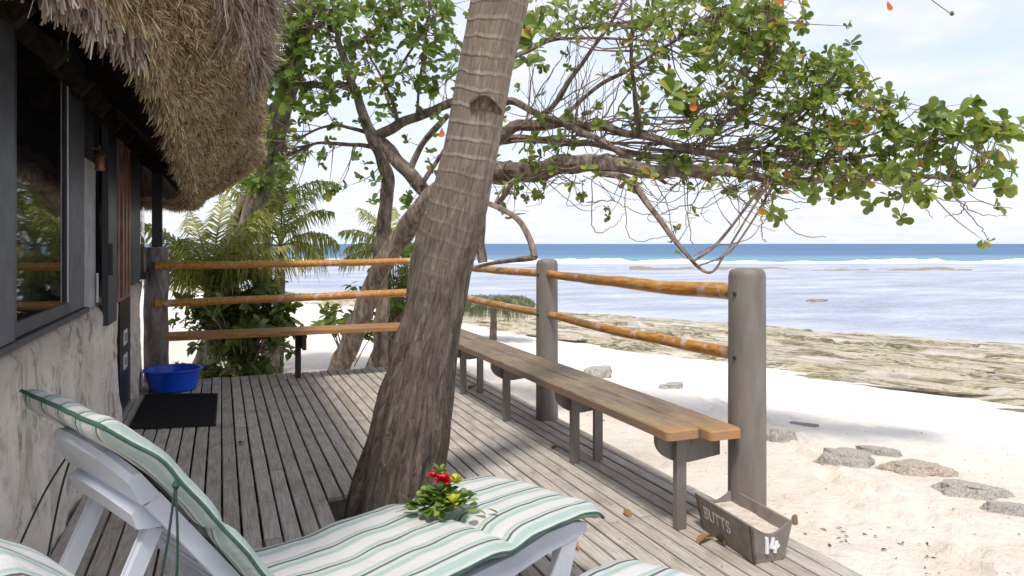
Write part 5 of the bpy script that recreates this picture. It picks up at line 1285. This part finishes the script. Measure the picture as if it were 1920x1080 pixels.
wallp(b00, b10, t10, t00, (0, 1, 0), 'side_panel'); wallp(b11, b01, t01, t11, (0, -1, 0), 'side_panel')
def curve_top(x, rev=False):
    n = 14; ps = []
    for k in range(1, n):
        f = k/n; y = -flw+(BW+2*flw)*f; z = BH+.006-.055*math.sin(PI*f)**1.2*(1 if True else 0); ps.append((x, y, z))
    return ps if not rev else ps[::-1]
wallp(b10, b11, t11, t10, (-1, 0, 0), 'end_panel', curve_top(BL+fle, True)); wallp(b01, b00, t00, t01, (1, 0, 0), 'end_panel', curve_top(-fle))
MB().box(.01, .01, .004, BL-.01, BW-.01, .018).build('base', M('boxpaint'), bxr)
nx, ny = 30, 12; xs = np.linspace(0.0, BL, nx); ys_ = np.linspace(-.018, BW+.018, ny); XX, YY = np.meshgrid(xs, ys_)
link('sand_fill', grid_mesh('sand_fill', np.stack([XX, YY, .128+.014*(vnoise(XX*12, YY*12, 60, 3)-.5)], -1), M('sand')), bxr)
def text_part(body, size, mat, loc, rot, parent, nm, shear=0, offset=.0, spx=1.0, sc=(1, 1, 1)):
    cu = bpy.data.curves.new(nm, 'FONT'); cu.body = body; cu.size = size; cu.extrude = .0008; cu.offset = offset; cu.align_x = 'CENTER'; cu.align_y = 'CENTER'; cu.shear = shear; cu.space_character = spx
    tmp = bpy.data.objects.new('t', cu); COL.objects.link(tmp); dg = bpy.context.evaluated_depsgraph_get(); dg.update()
    me = bpy.data.meshes.new_from_object(tmp.evaluated_get(dg)); bpy.data.objects.remove(tmp); me.materials.clear(); me.materials.append(M(mat))
    o = link(nm, me, parent); o.location = loc; o.rotation_euler = rot; o.scale = sc; return o
tilt = math.atan2(flw, BH); o = text_part('BUTTS', .078, 'chalk', (BL*.37, -flw*.56-.002, BH*.56), (PI/2+tilt, 0, 0), bxr, 'lettering', 0, .0012, 1.05, (.98, 1.15, 1))
o['label'] = 'faded white word BUTTS'
# brushed number on the end panel: 14 in thick strokes
q = MB(); tl2 = math.atan2(fle, BH)
def ep(y, z): return Vector((BL+fle*z/BH+.0025, y, z))
def stroke(pts, r_): q.tube([ep(*a) for a in pts], r_, 8)
stroke([(.055, .120), (.060, .09), (.063, .045)], .0095); stroke([(.048, .119), (.056, .121)], .007)
stroke([(.092, .118), (.088, .088), (.084, .070), (.098, .066), (.124, .072)], .0092); stroke([(.112, .100), (.109, .075), (.107, .044)], .0098); stroke([(.118, .086), (.130, .076), (.120, .066)], .0052)
o = q.build('painted_number', M('paintwhite'), bxr, True); o.scale = (1, 1, 1); o['label'] = 'thick white hand-painted 14'

# ------------------------------------------------------------ tub and mat
tc_ = ground(325, 731); 
tub = thing('wash_tub', 'round blue plastic foot tub at the end of the deck by the door', 'tub', tuple(at(325, 728, 7.55)*Vector((1, 1, 0)) if False else (ground(325, 730).x, ground(325, 730).y, 0)))
prf = [(.005, .002), (.20, .0), (.222, .01), (.262, .20), (.283, .205), (.287, .215), (.28, .222), (.258, .218), (.214, .022), (.005, .016)]
MB().lathe(prf, 48).build('basin', M('blueplastic'), tub, True)
for a in (R(20), R(200)):
    q = MB(); q.box(.25, -.05, .205, .315, .05, .216, .003); o = q.build('handle', M('blueplastic'), tub); o.rotation_euler = (0, 0, a)
c4 = [ground(*p) for p in ((240, 806), (405, 799), (409, 740), (273, 741))]
q = MB(); lo_, hi_ = .003, .014
m_or = sum((Vector(c) for c in c4), Vector())/4; vs = [c-m_or+Vector((0, 0, lo_)) for c in c4]+[c-m_or+Vector((0, 0, hi_)) for c in c4]
q.add(vs, [(3, 2, 1, 0), (4, 5, 6, 7), (0, 1, 5, 4), (1, 2, 6, 5), (2, 3, 7, 6), (3, 0, 4, 7)])
mt = thing('door_mat', 'black ribbed rubber mat on the deck in front of the door', 'mat', (m_or.x, m_or.y, 0)); q.build('mat_base', M('mat'), mt)
q = MB(); cs = [c-m_or for c in c4]
for k in range(60):
    f = (k+.5)/60; a = cs[0].lerp(cs[3], f); b = cs[1].lerp(cs[2], f); a2 = a.lerp(b, .02); b2 = a.lerp(b, .98); q.beam(a2+Vector((0, 0, hi_+.001)), b2+Vector((0, 0, hi_+.001)), .006, .004)
o = q.build('ribs', M('mat'), mt); 

# ------------------------------------------------------------ litter: fallen leaves and bits on deck and sand
def litter(name, label, n, gen, size, mat, kind='oval'):
    O, D_, U, L = [], [], [], []
    rr = random.Random(hash(name) % 1000 if False else len(name)*7+n)
    for _ in range(n):
        x, y, z = gen(rr); a = rr.uniform(0, 6.28); O.append((x, y, z)); D_.append((math.cos(a), math.sin(a), rr.uniform(0, .3))); U.append((rr.gauss(0, .4), rr.gauss(0, .4), 1)); L.append(rr.uniform(*size))
    o = link(name, leaves_mesh(name, kind, np.array(O), leaf_basis(np.array(D_), np.array(U)), np.array(L), M(mat))); return tag(o, label, 'debris', kind='stuff')
def gen_sand(rr):
    while True:
        u = rr.uniform(1100, 1930); v = rr.uniform(640, 1090)
        p = ground(u, v, -.5)
        if p.x > 2.85: return p.x, p.y, tz(p.x, p.y)+.01
litter('sand_debris', 'bits of twig, leaf and shell scattered on the sand', 150, gen_sand, (.01, .035), 'litter')
def gen_line(rr):
    f = rr.random(); u = 1470+f*450+rr.gauss(0, 22); v = 940+f*150+rr.gauss(0, 22); p = ground(u, v, -.45); return p.x, p.y, tz(p.x, p.y)+.012
litter('debris_line', 'line of dark seaweed scraps along the near sand', 42, gen_line, (.02, .06), 'joist', 'long')
def gen_deck(rr):
    return rr.uniform(1.3, 2.68), rr.uniform(1.8, 8.4), .006
litter('deck_debris', 'tiny dry bits caught on the deck boards', 90, gen_deck, (.006, .018), 'litter')
for (u, v, l, lab) in ((458, 832, .07, 'curled orange leaf on the deck left of the palm'), (1050, 842, .08, 'brown curled leaf on the deck before the second bench leg'), (1168, 958, .07, 'thin brown leaf on the deck right of the lounger'),
                       (1085, 1030, .13, 'dark green and brown leaf on the deck below the lounger leg'), (1338, 1008, .10, 'dry orange leaf lying against the box'), (1358, 1022, .09, 'second dry orange leaf tucked against the box'), (893, 728, .10, 'yellowish leaf on the deck under the bench')):
    p = ground(u, v, .01); V, Fc = LT['almond']; V = V.copy(); V[:, 2] += .25*np.abs(V[:, 1])*2+.1*np.sin(V[:, 0]*5)
    o = link('fallen_leaf', np_mesh('fallen_leaf', V, Fc, M('litter'), True)); o.location = (p.x, p.y, .008); o.scale = (l, l, l); a = random.uniform(0, 6.28); o.rotation_euler = (.2, -.1, a); tag(o, lab, 'leaf', 'fallen leaves on the deck')
